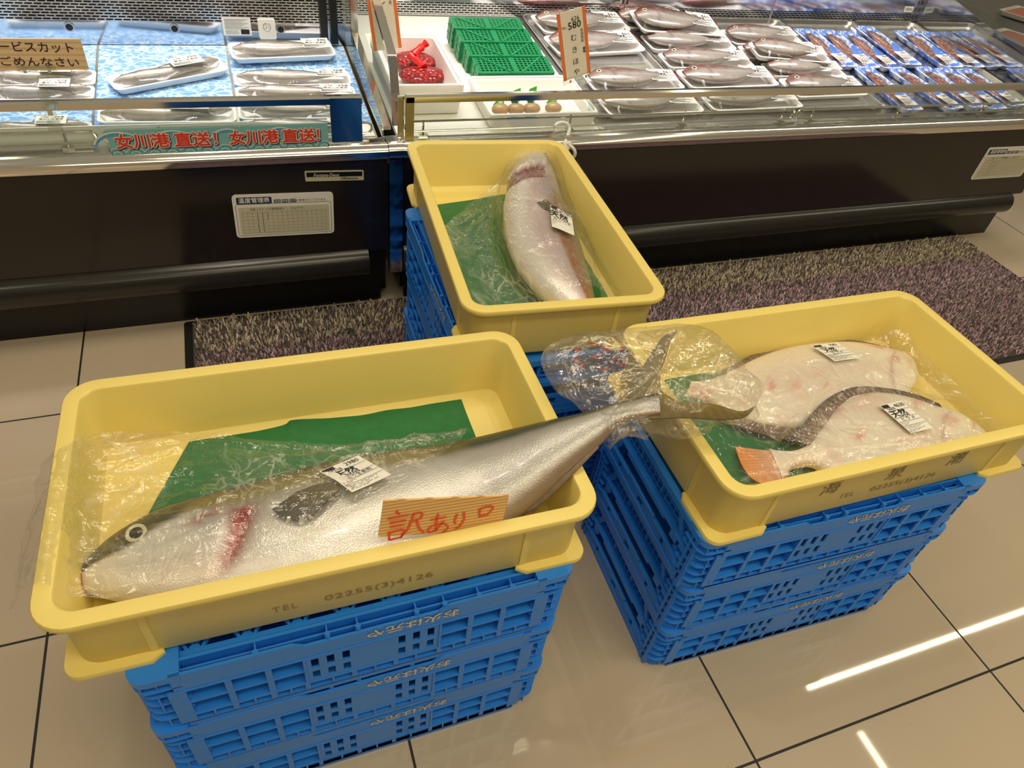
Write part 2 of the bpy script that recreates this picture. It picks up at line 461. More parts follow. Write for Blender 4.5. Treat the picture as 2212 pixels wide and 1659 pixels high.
M['fish'] = vcol_mat('fish_skin', .30, .25, 430, .30, coat=.15)
M['fin'] = vcol_mat('fish_fin', .35, .05, 0)
M['flat'] = vcol_mat('flounder_skin', .34, 0, 420, .12, coat=.2)
M['small_fish'] = vcol_mat('small_fish_skin', .25, .25, 500, .2, coat=.4)
M['eye_ring'] = mat('pale_eye_ring', (.62, .58, .40), .2)
M['eye'] = mat('dark_pupil', (.02, .02, .02), .08)
M['meat'] = mat('minced_meat', (.62, .20, .17), .5, var=.5, vscale=160, bump=.8, bscale=150)
M['grey'] = mat('grey_coated_metal', (.13, .13, .14), .4)

# ------------------------------------------------------------------ lettering
_tc = {}
def text_verts(s, size=1.0, bold=0.0, space=1.0, shear=0.0, line=1.0, align='CENTER'):
    key = (s, space, shear, line, align)
    if key not in _tc:
        cu = bpy.data.curves.new('lettering', 'FONT')
        cu.body = s; cu.size = 1.0; cu.align_x = align; cu.align_y = 'CENTER'
        cu.space_character = space; cu.shear = shear; cu.space_line = line
        cu.resolution_u = 2
        o = bpy.data.objects.new('lettering', cu); COL.objects.link(o)
        bpy.context.view_layer.update()
        me = bpy.data.meshes.new_from_object(o.evaluated_get(bpy.context.evaluated_depsgraph_get()))
        v = np.zeros(len(me.vertices) * 3); me.vertices.foreach_get('co', v)
        f = [tuple(p.vertices) for p in me.polygons]
        _tc[key] = (v.reshape(-1, 3), f)
        bpy.data.objects.remove(o); bpy.data.curves.remove(cu); bpy.data.meshes.remove(me)
    v, f = _tc[key]
    return v * size, f

def add_text(mb, s, o, xd, yd, size, fitw=None, rot180=False, off=.0006, **kw):
    """flat lettering at o, reading along xd, upright along yd, lifted along xd x yd"""
    v, f = text_verts(s, size, **kw)
    v = v.copy()
    if len(v) == 0: return
    if fitw:
        w = v[:, 0].max() - v[:, 0].min()
        v[:, 0] *= fitw / w
    if rot180: v[:, :2] *= -1
    o = np.array(o); xd = np.array(Vector(xd).normalized()); yd = np.array(Vector(yd).normalized()); n = np.cross(xd, yd)
    b = kw.get('bold', 0) * size * .8
    for k in range(8 if b else 1):
        p = o + (v[:, :1] + b * math.cos(k * PI / 4)) * xd + (v[:, 1:2] + b * math.sin(k * PI / 4)) * yd + n * (off + k * 2.5e-5)
        mb.add([tuple(q) for q in p], f)

def stroke(mb, pts, w, o, xd, yd, off=.0008):
    """brush stroke ribbon through 2-D points (optionally with width) in the plane o,xd,yd"""
    o = Vector(o); xd = Vector(xd).normalized(); yd = Vector(yd).normalized(); n = xd.cross(yd)
    P = catmull([p[:2] for p in pts], max(6, len(pts) * 5)) if len(pts) > 2 else np.array([np.array(pts[0][:2]) * (1 - t) + np.array(pts[1][:2]) * t for t in np.linspace(0, 1, 5)])
    L = []; Rr = []
    for i, p in enumerate(P):
        d = P[min(i + 1, len(P) - 1)] - P[max(i - 1, 0)]; d = d / (np.linalg.norm(d) + 1e-9)
        ww = w * (1.0 - .35 * i / len(P))
        q = np.array([-d[1], d[0]]) * ww / 2
        a = p + q; c = p - q
        L.append(o + xd * a[0] + yd * a[1] + n * off); Rr.append(o + xd * c[0] + yd * c[1] + n * off)
    b = len(mb.v); k = len(L)
    mb.add(L + Rr, [(i, i + 1, k + i + 1, k + i) for i in range(k - 1)])

def rplate(mb, o, xd, yd, w, h, r, t, n=4):
    """rounded plate centred at o in plane xd,yd with thickness t along the normal"""
    o = Vector(o); xd = Vector(xd).normalized(); yd = Vector(yd).normalized(); nn = xd.cross(yd)
    pl = rrect(w, h, r, n)
    mb.loft([[o + xd * x + yd * y for x, y in pl], [o + xd * x + yd * y + nn * t for x, y in pl]], cap0=True, cap1=True)

# ================================================================== SETTING
mb = MB(); mb.quad((-4.8, -5.4, 0), (8.4, -5.4, 0), (8.4, 5.4, 0), (-4.8, 5.4, 0))
fl = mb.build('floor', M['floor'], smooth=False); tag(fl, kind='structure')

# ------------------------------------------------------------------ shag mat
def make_mat():
    x0, x1, y0, y1 = .252, 3.262, -.40, .305
    t = thing('entrance_mat', 'long shag floor mat, grey and purple stripes, in front of the black cases', 'mat', ((x0 + x1) / 2, (y0 + y1) / 2, 0))
    mb = MB(); rr_loft(mb, x1 - x0, y1 - y0, [(.0, 0, .01), (.0, .003, .01), (.006, .005, .01)], cap0=True, cap1=True)
    mb.build('rubber_backing', M['rubber'], t)
    n = 60000
    X = rng.uniform(x0 + .028, x1 - .022, n); Y = rng.uniform(y0 + .02, y1 - .01, n)
    keep = ~((X > .825) & (X < 1.20) & (Y > -.40) & (Y < .068)); X, Y = X[keep], Y[keep]; n = len(X)
    a = rng.uniform(0, 2 * PI, n); ln = rng.uniform(.006, .014, n); w = rng.uniform(.0014, .0026, n)
    lean = rng.uniform(.2, .9, n); h = ln * (1 - .45 * lean) + .006
    dx = np.cos(a) * ln * lean; dy = np.sin(a) * ln * lean; px = -np.sin(a) * w; py = np.cos(a) * w
    cx, cy = (x0 + x1) / 2, (y0 + y1) / 2
    z0 = np.full(n, .004)
    V = np.stack([np.stack([X - px - cx, Y - py - cy, z0], 1), np.stack([X + px - cx, Y + py - cy, z0], 1),
                  np.stack([X + dx * .6 + px - cx, Y + dy * .6 + py - cy, z0 + h * .7], 1), np.stack([X + dx - cx, Y + dy - cy, z0 + h], 1), np.stack([X + dx * .6 - px - cx, Y + dy * .6 - py - cy, z0 + h * .7], 1)], 1)
    grey = np.array([.60, .52, .40]); purple = np.array([.54, .39, .43]); dark = np.array([.26, .205, .18])
    edge = .148 + .006 * np.sin(X * 40)
    c = np.where((Y > edge)[:, None], grey, purple)
    k = rng.uniform(0, 1, n)
    c = c * rng.uniform(.65, 1.25, (n, 1)); c = np.where((k < .16)[:, None], dark, c)
    mb = MB(); mb.v = V.reshape(-1, 3).tolist()
    mb.f = [(5 * i, 5 * i + 1, 5 * i + 2, 5 * i + 3, 5 * i + 4) for i in range(n)]
    o = mb.build('pile', vcol_mat('shag_yarn', .9), t, smooth=False, cols=np.repeat(c, 5, 0), fix=False)
    o['kind'] = 'stuff'
    mb = MB(); mb.quad((x0 + .022 - cx, y0 + .02 - cy, .0056), (x1 - .018 - cx, y0 + .02 - cy, .0056), (x1 - .018 - cx, y1 - .01 - cy, .0056), (x0 + .022 - cx, y1 - .01 - cy, .0056))
    mb.build('pile_base', mat('pile_base_dark', (.07, .055, .06), .9), t, smooth=False)
make_mat()

# ------------------------------------------------------------------ display cases
RAILP = [(.347, .478), (.346, .507), (.338, .511), (.312, .511), (.304, .513), (.297, .516), (.288, .515), (.280, .509), (.275, .500), (.275, .489), (.280, .478), (.290, .471), (.300, .471), (.300, .455), (.347, .455)]

def x_profile(mb, prof, x0, x1):
    mb.prism_axis(prof, x0, x1, 'x')

def case(name, label, x0, x1, yb, perf_z, holes=(), std=()):
    t = thing(name, label, 'display case', ((x0 + x1) / 2, .7, 0))
    B = lambda n, m, mb, **k: mb.build(n, M[m], t, world=True, **k)
    mb = MB(); mb.box(x0, x1, .285, .30, .20, .474); B('front_panel', 'blackpanel', mb, smooth=False)
    mb = MB(); mb.box(x0 + .01, x1 - .02, .315, .33, 0, .21); B('kick_plate', 'kick', mb, smooth=False)
    mb = MB(); mb.box(x0, x1, .33, yb + .1, .03, .452); B('cabinet_body', 'kick', mb, smooth=False)
    pp = [(.30 - .048 * math.cos(a), .163 + .046 * math.sin(a)) for a in np.linspace(-PI / 2, PI / 2, 14)]
    mb = MB(); x_profile(mb, [(.312, .117)] + pp + [(.312, .209)], x0, x1 - .06); B('bumper_rail', 'pipe', mb, ang=50)
    mb = MB(); x_profile(mb, RAILP, x0, x1); B('front_rail', 'chrome', mb, ang=25)
    # deck
    mb = MB(); x_profile(mb, [(.372, deck_z(.372) - .03), (.372, deck_z(.372)), (yb, deck_z(yb)), (yb, deck_z(yb) - .03)], x0 + .004, x1 - .004)
    B('deck', 'steel', mb, smooth=False)
    # intake grille strip behind the rail
    mb = MB()
    for x in np.arange(x0 + .02, x1 - .02, .0125):
        mb.v += []; mb.add([(x, .3715, .4835), (x + .009, .3715, .4835), (x + .0045, .352, .476)], [(0, 1, 2)])
    mb.box(x0, x1, .3695, .3720, .481, .4845); mb.box(x0, x1, .347, .352, .470, .476)
    B('intake_grille', 'steel', mb, smooth=False)
    # back wall
    pz0, pz1 = perf_z
    mb = MB(); mb.box(x0, x1, yb, yb + .012, deck_z(yb) - .03, pz0); mb.box(x0, x1, yb, yb + .012, pz1, 1.30); B('back_panel', 'mirror', mb, smooth=False)
    mb = MB(); mb.box(x0, x1, yb - .001, yb + .011, pz0, pz1); B('perforated_panel', 'perf', mb, smooth=False)
    if holes:
        for hx, hz in holes:
            mb = MB()
            mb.loft([[(hx + r * math.cos(a), y, hz + r * math.sin(a)) for a in np.linspace(0, 2 * PI, 17)[:-1]] for r, y in ((.013, yb + .0), (.013, yb - .004), (.009, yb - .004), (.009, yb - .0015))], cap1=False)
            vr = B('vent_ring', 'steel', mb)
            mb = MB()
            mb.loft([[(hx + r * math.cos(a), yb - .0012, hz + r * math.sin(a)) for a in np.linspace(0, 2 * PI, 17)[:-1]] for r in (.0092, .0002)])
            mb.build('vent_hole', M['rubber'], vr).matrix_parent_inverse = t.matrix_basis.inverted()
    for sx in std:
        mb = MB(); mb.box(sx - .016, sx - .002, yb - .006, yb + .002, deck_z(yb), 1.3); mb.box(sx + .002, sx + .016, yb - .006, yb + .002, deck_z(yb), 1.3)
        so = B('shelf_standard', 'steel', mb, smooth=False)
        mb = MB()
        for k in range(20):
            for s in (-.0115, .0065): mb.box(sx + s, sx + s + .005, yb - .0066, yb - .0058, deck_z(yb) + .03 + k * .028, deck_z(yb) + .045 + k * .028)
        mb.build('slot', M['rubber'], so, smooth=False).matrix_parent_inverse = t.matrix_basis.inverted()
    return t, B

caseL, BL = case('refrigerated_display_case', 'left black-fronted fish case with blue sheets on its deck', -2.6, .835, .93, (.607, .76),
                 holes=((-.19, .590), (.079, .590), (.348, .589), (.645, .590)))
caseR, BR = case('refrigerated_display_case', 'right black-fronted fish case holding wrapped sea bream and blue trays', .878, 3.43, 1.16, (.574, .612), std=(1.93, 3.40))

# dark shelf standards beside the divider
mb = MB()
for xx in (.762, .792):
    mb.box(xx, xx + .022, .915, .929, .552, 1.2)
so = BL('corner_standard', 'kick', mb, smooth=False)

# guard bars, glass panes, brackets
def guard(B, x0, x1, left):
    mb = MB(); x_profile(mb, [(.296, .617), (.296, .631), (.300, .636), (.312, .636), (.312, .617)], x0, x1); B('guard_bar', 'chrome', mb, smooth=False)
    mb = MB(); mb.box(x0, x1, .303, .307, .513, .618); B('front_glass', 'glass', mb, smooth=False)
guard(BL, -2.6, .775, True); guard(BR, .885, 3.40, False)
mb = MB(); mb.box(.695, .772, .294, .298, .522, .633); BL('mirror_bracket', 'chrome', mb, smooth=False)
mb = MB(); mb.box(.868, .884, .312, .318, .515, .628); mb.box(.884, .906, .296, .302, .512, .634); BR('mirror_bracket', 'chrome', mb, smooth=False)

def wire_loop(B, x0, x1, z0, z1, y, posts):
    mb = MB(); r = (z1 - z0) / 2; zc = (z0 + z1) / 2
    pts = [(x0 + r, y, z1), (x1 - r, y, z1)] + [(x1 - r + r * math.sin(a), y, zc + r * math.cos(a)) for a in np.linspace(0.3, PI - .3, 7)]
    pts += [(x1 - r, y, z0), (x0 + r, y, z0)] + [(x0 + r - r * math.sin(a), y, zc - r * math.cos(a)) for a in np.linspace(0.3, PI - .3, 7)] + [(x0 + r, y, z1)]
    mb.tube(pts, .0032, 6)
    for x in posts: mb.tube([(x, y + .003, z1 + .004), (x, y + .003, z0 - .014)], .003, 6); mb.box(x - .012, x + .012, y - .012, y + .006, z0 - .010, z0 - .0075)
    B('wire_fence', 'chrome', mb)
wire_loop(BL, .18, .806, .519, .5475, .348, (.30, .765))
wire_loop(BL, -1.3, .165, .519, .5475, .348, (-.4, .1))
wire_loop(BR, .895, 2.176, .519, .5465, .348, (.945, 1.378, 1.76, 2.13))
wire_loop(BR, 2.185, 3.38, .519, .548, .348, (2.25, 2.62, 3.02, 3.30))

# end glass of the left and the right case with chrome frames
def end_glass(B, x, pts, nm='end_glass', m='glass_end', w=.016):
    yb, zb = pts[0]
    mb = MB(); mb.prism_axis(pts, x - .002, x + .002, 'x'); B(nm, m, mb, smooth=False)
def frame(B, x, pts, w=.018, d=.012, nm='end_frame'):
    mb = MB()
    for a, b in zip(pts[:-1], pts[1:]): mb.bar((x, *a), (x, *b), d, w, up=(1, 0, 0))
    B(nm, 'chrome', mb, smooth=False)
# left case: upright then slanting frame
fa = [(.73, 1.10), (.73, .624), (.345, .528)]
fa = [(.955, 1.1), (.845, .655), (.79, .575)]
pA = [on_x(738, 0, .842), on_x(757, 105, .842)]
fl_pts = [(.905, 1.05), (.875, .655), (.823, .575), (.42, .545), (.30, .545)]
end_glass(BL, .838, [(.925, .545), (.925, 1.05), (.80, 1.05), (.80, .62), (.36, .535), (.36, .50)])
frame(BL, .846, [(.80, 1.05), (.80, .62), (.345, .532)], .02, .010)
frame(BR, .874, [(.86, .86), (.41, .69), (.352, .535)], .022, .012)
end_glass(BR, .868, [(1.15, .57), (1.15, .90), (.86, .86), (.41, .69), (.36, .54), (.42, .50)], m='acrylic')
# right end glass
end_glass(BR, 3.415, [(1.155, .565), (1.155, .80), (1.03, .72), (.50, .62), (.40, .50)])

# joint cover between the two cases
t = thing('joint_cover', 'polished steel strip covering the joint between the two cases', 'cover strip', (.857, .30, 0))
mb = MB(); pr = [(y - .006 if y < .34 else y, z + .004) for y, z in RAILP]
x_profile(mb, pr, .836, .877); mb.build('rail_cap', M['chrome'], t, world=True, ang=25)
mb = MB(); mb.box(.838, .875, .280, .300, .12, .474); mb.build('front_strip', M['chrome'], t, world=True, smooth=False)

# third case beyond the right end: only its near corner is in view
t = thing('meat_display_case', 'grey-railed meat case at the far right edge', 'display case', (4.3, 1.2, 0))
mb = MB(); mb.box(3.70, 5.6, .75, 1.9, .03, .50); mb.build('cabinet_body', M['grey'], t, world=True, smooth=False)
mb = MB(); mb.bar((3.655, .52, .585), (3.655, 1.22, .605), .05, .035); mb.build('side_rail', M['grey'], t, world=True, smooth=False)
mb = MB(); mb.box(3.70, 5.6, .75, 1.9, .50, .515); mb.build('deck', M['grey'], t, world=True, smooth=False)
mb = MB(); mb.box(3.70, 5.6, 1.9, 1.92, .50, 1.6); mb.build('back_panel', M['foamtray'], t, world=True, smooth=False)
mb = MB(); mb.box(3.68, 3.70, .75, 1.35, .515, .66); mb.build('side_glass', M['acrylic'], t, world=True, smooth=False)

# white upright and skirting just past the right case
t = thing('case_leg_post', 'white upright leg under the far end of the right case', 'post', (3.42, .36, 0))
mb = MB(); mb.tube([(3.40, .40, .012), (3.415, .40, .12)], .022, 12); mb.build('post', M['whiteplastic'], t, world=True)
mb = MB(); mb.box(3.36, 3.44, .375, .43, 0, .014); mb.build('foot', M['rubber'], t, world=True, smooth=False)

# ================================================================== BLUE FOLDING CRATES
CL, CW, CH = .597, .372, .1415
KZ = .1481     # pitch of the stacked crates
def long_panel(mb, s):
    """long side wall, outer face at y = s*CW/2 ; x reads left to right when s = -1"""
    def B(x0, x1, z0, z1, d0=0.0, d1=.004):
        y0, y1 = sorted((s * (CW / 2 - d0), s * (CW / 2 - d1)))
        a, b = (x0, x1) if s < 0 else (-x1, -x0)
        mb.box(a, b, y0, y1, z0, z1)
    posts = [-.2445, -.1905, -.1405, .1405, .1905, .2445]
    # top band with the dip in its middle
    zt = CH
    xs = [(-.252, -.105, zt), (-.09, .09, zt - .010), (.105, .252, zt)]
    for a, b, z in xs: B(a, b, .1015, z)
    for a, b, z0, z1 in ((-.105, -.09, zt, zt - .010), (.09, .105, zt - .010, zt)):
        P = [(a, .1015), (b, .1015), (b, z1), (a, z0)]
        if s > 0: P = [(-x, z) for x, z in P]
        y0, y1 = sorted((s * CW / 2, s * (CW / 2 - .004)))
        mb.prism_axis(P, y0, y1, 'y')
    B(-.252, .252, .0985, .1015, -.0012, .005)
    # bottom rail and slot row
    B(-.252, .252, .0, .0125); B(-.252, .252, .0275, .0315, 0, .03)
    for p in posts + [-.095, .095, -.03, .03]: B(p - .0035, p + .0035, .0125, .0275)
    for p in (-.2175, -.1655, -.118, .118, .1655, .2175, 0, -.06, .06): B(p - .0015, p + .0015, .0125, .0275)
    B(-.252, .252, .0085, .0125, 0, .022); B(-.252, .252, .0125, .0275, .017, .021)
    # shelves and posts of the cell grid
    for a, b in ((-.252, -.093), (.093, .252)):
        B(a, b, .0635, .067, 0, .032)
    for p in posts:
        o_ = .017 if abs(p) > .24 else .0042
        B(p - (o_ if p < 0 else .0042), p + (o_ if p > 0 else .0042), .0125, .1, 0.0004, .004); B(p - .0012, p + .0012, .0315, .1, .004, .030)
    # hand opening: the upper row of two cells is one, with a sloping lip
    # centre plate with slots
    xc = [-.093, -.086, -.076, -.065, -.055, -.044, -.034, .034, .044, .055, .065, .076, .086, .093]
    zc = [.0315, .0375, .0580, .0675, .0910, .0985]
    for i in range(len(xc) - 1):
        for j in range(len(zc) - 1):
            if i % 2 == 1 and j in (1, 3) and not (5 < i < 7): continue
            B(xc[i], xc[i + 1], zc[j], zc[j + 1], .0008, .004)
    B(-.0965, -.093, .0315, .0985, -.001, .03); B(.093, .0965, .0315, .0985, -.001, .03)
    # inner hanging wall with gaps
    for a, b in ((-.252, -.1), (.1, .252)):
        B(a, b, .034, .046, .030, .034); B(a, b, .068, .080, .030, .034)

def corner_col(mb, sx, sy):
    """stacked rounded fins and cells of one corner"""
    def fin(z0, z1, ins, L=.058, r=.022):
        x0, x1 = CL / 2 - ins - L, CL / 2 - ins
        D = .05
        y0, y1 = CW / 2 - ins - D, CW / 2 - ins
        poly = [(x0, y0), (x1, y0)] + [(x1 - r + r * math.cos(a), y1 - r + r * math.sin(a)) for a in np.linspace(0, PI / 2, 6)] + [(x0, y1)]
        poly = [(sx * x, sy * y) for x, y in poly]
        if sx * sy < 0: poly = poly[::-1]
        mb.prism(poly, z0, z1)
    for z0, z1, ins in ((.0, .012, .008), (.0295, .033, .002), (.0485, .052, .003), (.0695, .073, .003), (.0915, .0945, .003)):
        fin(z0, z1, ins)
    fin(.1115, .1145, -.0) ; fin(.129, CH, -.0005, .06)
    fin(.012, .129, .020, .04, .014)
    # scallops: bulges at the fin edges
    for z in (.022, .0595, .081):
        fin(z - .0065, z + .0065, .0115, .05, .018)
    for zz0, zz1, xs in ((.1145, .129, (.012, .030, .046)), (.073, .0915, (.026, .042)), (.052, .0695, (.026, .042)), (.012, .0295, (.026, .042))):
        for d in xs:
            x = sx * (CL / 2 - d)
            y0, y1 = sorted((sy * (CW / 2 - .002), sy * (CW / 2 - .026)))
            mb.box(x - .0011, x + .0011, y0, y1, zz0, zz1)
    x = sx * (CL / 2 - .0545)
    y0, y1 = sorted((sy * (CW / 2 - .0012), sy * (CW / 2 - .0052)))
    mb.box(x - .004, x + .004, y0, y1, 0, .1)

def end_panel(mb, s):
    def B(y0, y1, z0, z1, d0=0.0, d1=.004):
        x0, x1 = sorted((s * (CL / 2 - d0), s * (CL / 2 - d1)))
        mb.box(x0, x1, y0, y1, z0, z1)
    B(-.155, .155, .1285, CH, .0, .008); B(-.16, .16, .0, .0105, .004, .010)
    B(-.155, .155, .0105, .014, .004, .03)
    # lower wall with its slots
    for a, b in ((-.15, -.095), (-.085, -.01), (.01, .085), (.095, .15)): B(a, b, .014, .033, .006, .010)
    B(-.15, .15, .033, .0365, .004, .012); B(-.05, .05, .0365, .042, .004, .009)
    # ledge over the dark gap and hanging lattice
    B(-.15, .15, .0745, .0785, .004, .036); B(-.075, .075, .068, .0745, .004, .008)
    for sg in (-1, 1): B(sg * .112 - .010, sg * .112 + .010, .060, .0745, .004, .008)
    n = 17
    for i in range(n):
        y = -.128 + .256 * i / (n - 1); B(y - .0016, y + .0016, .0775, .1285, .016, .019)
    for z in (.087, .1, .114): B(-.13, .13, z - .0015, z + .0015, .0155, .0195)
    # diagonal braces and latch hooks
    for sg in (-1, 1):
        x = s * (CL / 2 - .012)
        mb.bar((x, sg * .146, .014), (x, sg * .118, .050), .014, .004, up=(1, 0, 0))
        mb.bar((x, sg * .122, .080), (x, sg * .098, .128), .012, .006, up=(1, 0, 0))
        B(sg * .165 - .0035, sg * .165 + .0035, 0, .1285, .002, .02); B(sg * .152 - .003, sg * .152 + .003, 0, .1285, .002, .006)
        B(sg * .04 - .002, sg * .04 + .002, .097, .116, .008, .016)

def lid(mb):
    z0, z1 = .126, .1295
    X, Y = .285, CW / 2 - .024
    # ridge between groove and truss, groove floor and its dividers
    for s in (-1, 1):
        y0, y1 = sorted((s * Y, s * (Y + .004))); mb.box(-.252, .252, y0, y1, .112, CH - .002)
        y0, y1 = sorted((s * (Y + .004), s * (CW / 2 - .004))); mb.box(-.252, .252, y0, y1, .112, .1145)
        ym = s * (CW / 2 - .011); mb.box(-.245, .245, ym - .0015, ym + .0015, .1145, CH - .008)
        for x in (-.15, -.06, -.02, .06, .1, .15, .2):
            y0, y1 = sorted((s * Y, s * (CW / 2 - .003))); mb.box(x - .001, x + .001, y0, y1, .1145, CH - .004)
            mb.loft([[(x + .004 * math.cos(a), s * (CW / 2 - .006) + .004 * math.sin(a), z) for a in np.linspace(0, 2 * PI, 9)[:-1]] for z in (.115, CH - .001)], cap1=True)
        x0, x1 = sorted((s * X, s * (CL / 2 - .006))); mb.box(x0, x1, -Y, Y, z0, CH - .001)
        y0, y1 = sorted((s * Y, s * (Y - .012))); mb.box(-X, X, y0, y1, z0, z1 + .004)
    # diagonal truss
    n = 9
    for k in range(n):
        xa = -X + 2 * X * k / n; xb = -X + 2 * X * (k + 1) / n; xm = (xa + xb) / 2
        for s in (-1, 1):
            yo, yi = s * (Y - .006), s * (Y - .062)
            for d in (-.0055, .0055):
                mb.bar((xa + d, yo, z1), (xm + d, yi, z1), .0042, .005); mb.bar((xm + d, yi, z1), (xb + d, yo, z1), .0042, .005)
            mb.bar((xa + (xm - xa) * .55, (yo * .5 + yi * .5), z1 - .001), (xb - (xb - xm) * .55, (yo * .5 + yi * .5), z1 - .001), .008, .003)
            mb.loft([[(xa + .008 * math.cos(a), s * (Y - .012) + .006 * math.sin(a), z) for a in np.linspace(0, 2 * PI, 9)[:-1]] for z in (z0, z1 + .003)], cap1=True)
    mb.box(-X, X, -(Y - .058), Y - .058, z0, z1)

def make_crate():
    def up(mb):
        mb.v = [(x, y, z * KZ / CH) for x, y, z in mb.v]
        return mb
    t = thing('folding_crate', 'x', 'crate')
    for s in (-1, 1):
        mb = MB(); long_panel(mb, s); up(mb).build('side_panel', M['crate'], t, smooth=False)
    for s in (-1, 1):
        mb = MB(); end_panel(mb, s); up(mb).build('end_panel', M['crate'], t, smooth=False)
    for sx in (-1, 1):
        for sy in (-1, 1):
            mb = MB(); corner_col(mb, sx, sy); up(mb).build('corner_post', M['crate'], t, smooth=True, ang=30)
    mb = MB(); lid(mb); up(mb).build('lid', M['crate'], t, smooth=False)
    mb = MB(); mb.box(-.285, .285, -.165, .165, .002, .006); mb.build('base_plate', M['crate'], t, smooth=False)
    mb = MB(); add_text(mb, 'お火は元や', (.055, -CW / 2 - .0006, .128), (1, 0, 0), (0, 0, 1), .021, rot180=True, fitw=.128, bold=.03)
    mb.build('lettering', M['crate_ink'], t, smooth=False)
    return t

crate0 = make_crate()
STACKS = [('front left', (.545, -.791, 0), 0.0), ('right', (1.365, -.811, 0), -.030), ('back', (1.011, -.2325, .009), -PI / 2 - .02)]
names = {0: ('bottom', 'middle', 'top')}
first = True
for si, (nm, (cx, cy, cz), rz) in enumerate(STACKS):
    for k in range(3):
        jig = random.uniform(-.004, .004)
        Mx = Matrix.Translation((cx + jig + (.009 * (2 - k) if si == 1 else 0), cy + jig * .5, cz + k * KZ)) @ Matrix.Rotation(rz + jig * .6, 4, 'Z')
        who = {0: 'under the tub with the whole yellowtail', 1: 'under the tub with two flounders', 2: 'under the rear tub nearest the display cases'}[si]
        lab = 'blue folded plastic crate %s, %s of its stack' % (who, ('lowest', 'middle', 'topmost')[k])
        if first:
            crate0.matrix_basis = Mx; crate0['label'] = lab; crate0['group'] = 'blue folding crates'; first = False
        else: dup(crate0, Mx, lab, 'blue folding crates')

# ================================================================== YELLOW FISH TUBS
TL, TW, TH = .694, .4075, .1225
BI = .0165      # inset of the tub's foot edge
def make_tub():
    t = thing('fish_tub', 'x', 'tub')
    mb = MB()
    prof = [(.026, .0, .024), (.0185, .002, .030), (BI, .006, .032), (.0165, TH - .013, .036), (.0160, TH - .011, .036),
            (.0012, TH - .011, .043), (.0, TH - .009, .044), (.0, TH - .003, .044), (.0015, TH - .0006, .043), (.004, TH, .041), (.0185, TH, .029),
            (.0215, TH - .0008, .027), (.0235, TH - .004, .026), (.0315, .016, .022), (.0325, .0135, .021), (.0345, .0125, .02), (.046, .0080, .014), (.049, .0065, .012)]
    n0 = 7
    rr_loft(mb, TL, TW, prof, n=n0, cap0=True, cap1=True)
    # vertical stiffening ribs on the outside
    for sx in (-1, 1):
        for sy in (-1, 1):
            x = sx * (TL / 2 - .105)
            mb.bar((x - sx * -.0, sy * (TW / 2 - BI - .001), .006), (x, sy * (TW / 2 - .0175), TH - .013), .009, .005, up=(0, sy, .1))
            y = sy * (TW / 2 - .100)
            mb.bar((sx * (TL / 2 - BI - .001), y, .006), (sx * (TL / 2 - .0175), y, TH - .013), .009, .005, up=(sx, 0, .1))
    mb.build('shell', M['tub'], t, ang=40)
    for sx in (-1, 1):
        for sy in (-1, 1):
            mb = MB()
            xo, yo = TL / 2 - .003, TW / 2 - .003; xi, yi = TL / 2 - .028, TW / 2 - .028
            ex, ey = TL / 2 - .105 - .004, TW / 2 - .10 - .004
            r = .022
            poly = [(ex, yi), (xi, yi), (xi, ey), (xo - .010, ey - .006), (xo, ey + .008)] + [(xo - r + r * math.cos(a), yo - r + r * math.sin(a)) for a in np.linspace(0, PI / 2, 7)] + [(ex + .008, yo), (ex - .006, yo - .010)]
            poly = [(sx * x, sy * y) for x, y in poly]
            if sx * sy < 0: poly = poly[::-1]
            c = np.mean(np.array(poly), 0)
            mb.loft([[(x, y, .0) for x, y in poly], [(x, y, .0055) for x, y in poly], [(c[0] + (x - c[0]) * .97, c[1] + (y - c[1]) * .97, .0075) for x, y in poly]], cap0=True, cap1=True)
            mb.build('foot_flange', M['tub'], t, ang=40)
    # printed number on the long front wall
    mb = MB()
    sl = Vector((0, -(BI - .0165), TH - .019)).normalized()
    base = Vector((0, -(TW / 2 - BI), .006))
    fx = (1, 0, 0)
    def at(x, h): return base + sl * h + Vector((x, 0, 0))
    add_text(mb, 'TEL', at(-.085, .031), fx, sl, .017, space=1.25, off=.001)
    mb.build('printed_word', M['tub_ink'], t, smooth=False); mb = MB()
    add_text(mb, '02255(3)4126', at(.037, .031), fx, sl, .0175, off=.001, fitw=.145)
    mb.build('printed_number', M['tub_ink'], t, smooth=False)
    global kanji
    def kanji(parent):
        for ch, x in (('海', -.135), ('泉', .0), ('潮', .135)):
            mk = MB(); add_text(mk, ch, at(x, .064), fx, sl, .040, off=.001); mk.build('printed_character', M['tub_ink'], parent, smooth=False)
    return t

tub0 = make_tub()
TUBS = [((.5276, -.7554, CZ), -.0125), ((1.4101, -.7950, CZ), -.008), ((1.0305, -.1832, CZ + .009), PI / 2 - .0755)]
def tubM(i):
    (x, y, z), r = TUBS[i]
    return Matrix.Translation((x, y, z)) @ Matrix.Rotation(r, 4, 'Z')
TLAB = ['yellow plastic tub at front left, holding a big yellowtail under a bag', 'yellow plastic tub at right, holding two white flounders in film', 'yellow plastic tub at the back, holding one amberjack, nearest the cases']
tub0.matrix_basis = tubM(0); tub0['label'] = TLAB[0]; tub0['group'] = 'yellow fish tubs'
kanji(dup(tub0, tubM(1), TLAB[1], 'yellow fish tubs'))
dup(tub0, tubM(2), TLAB[2], 'yellow fish tubs')
FLOOR_Z = CZ + .0068

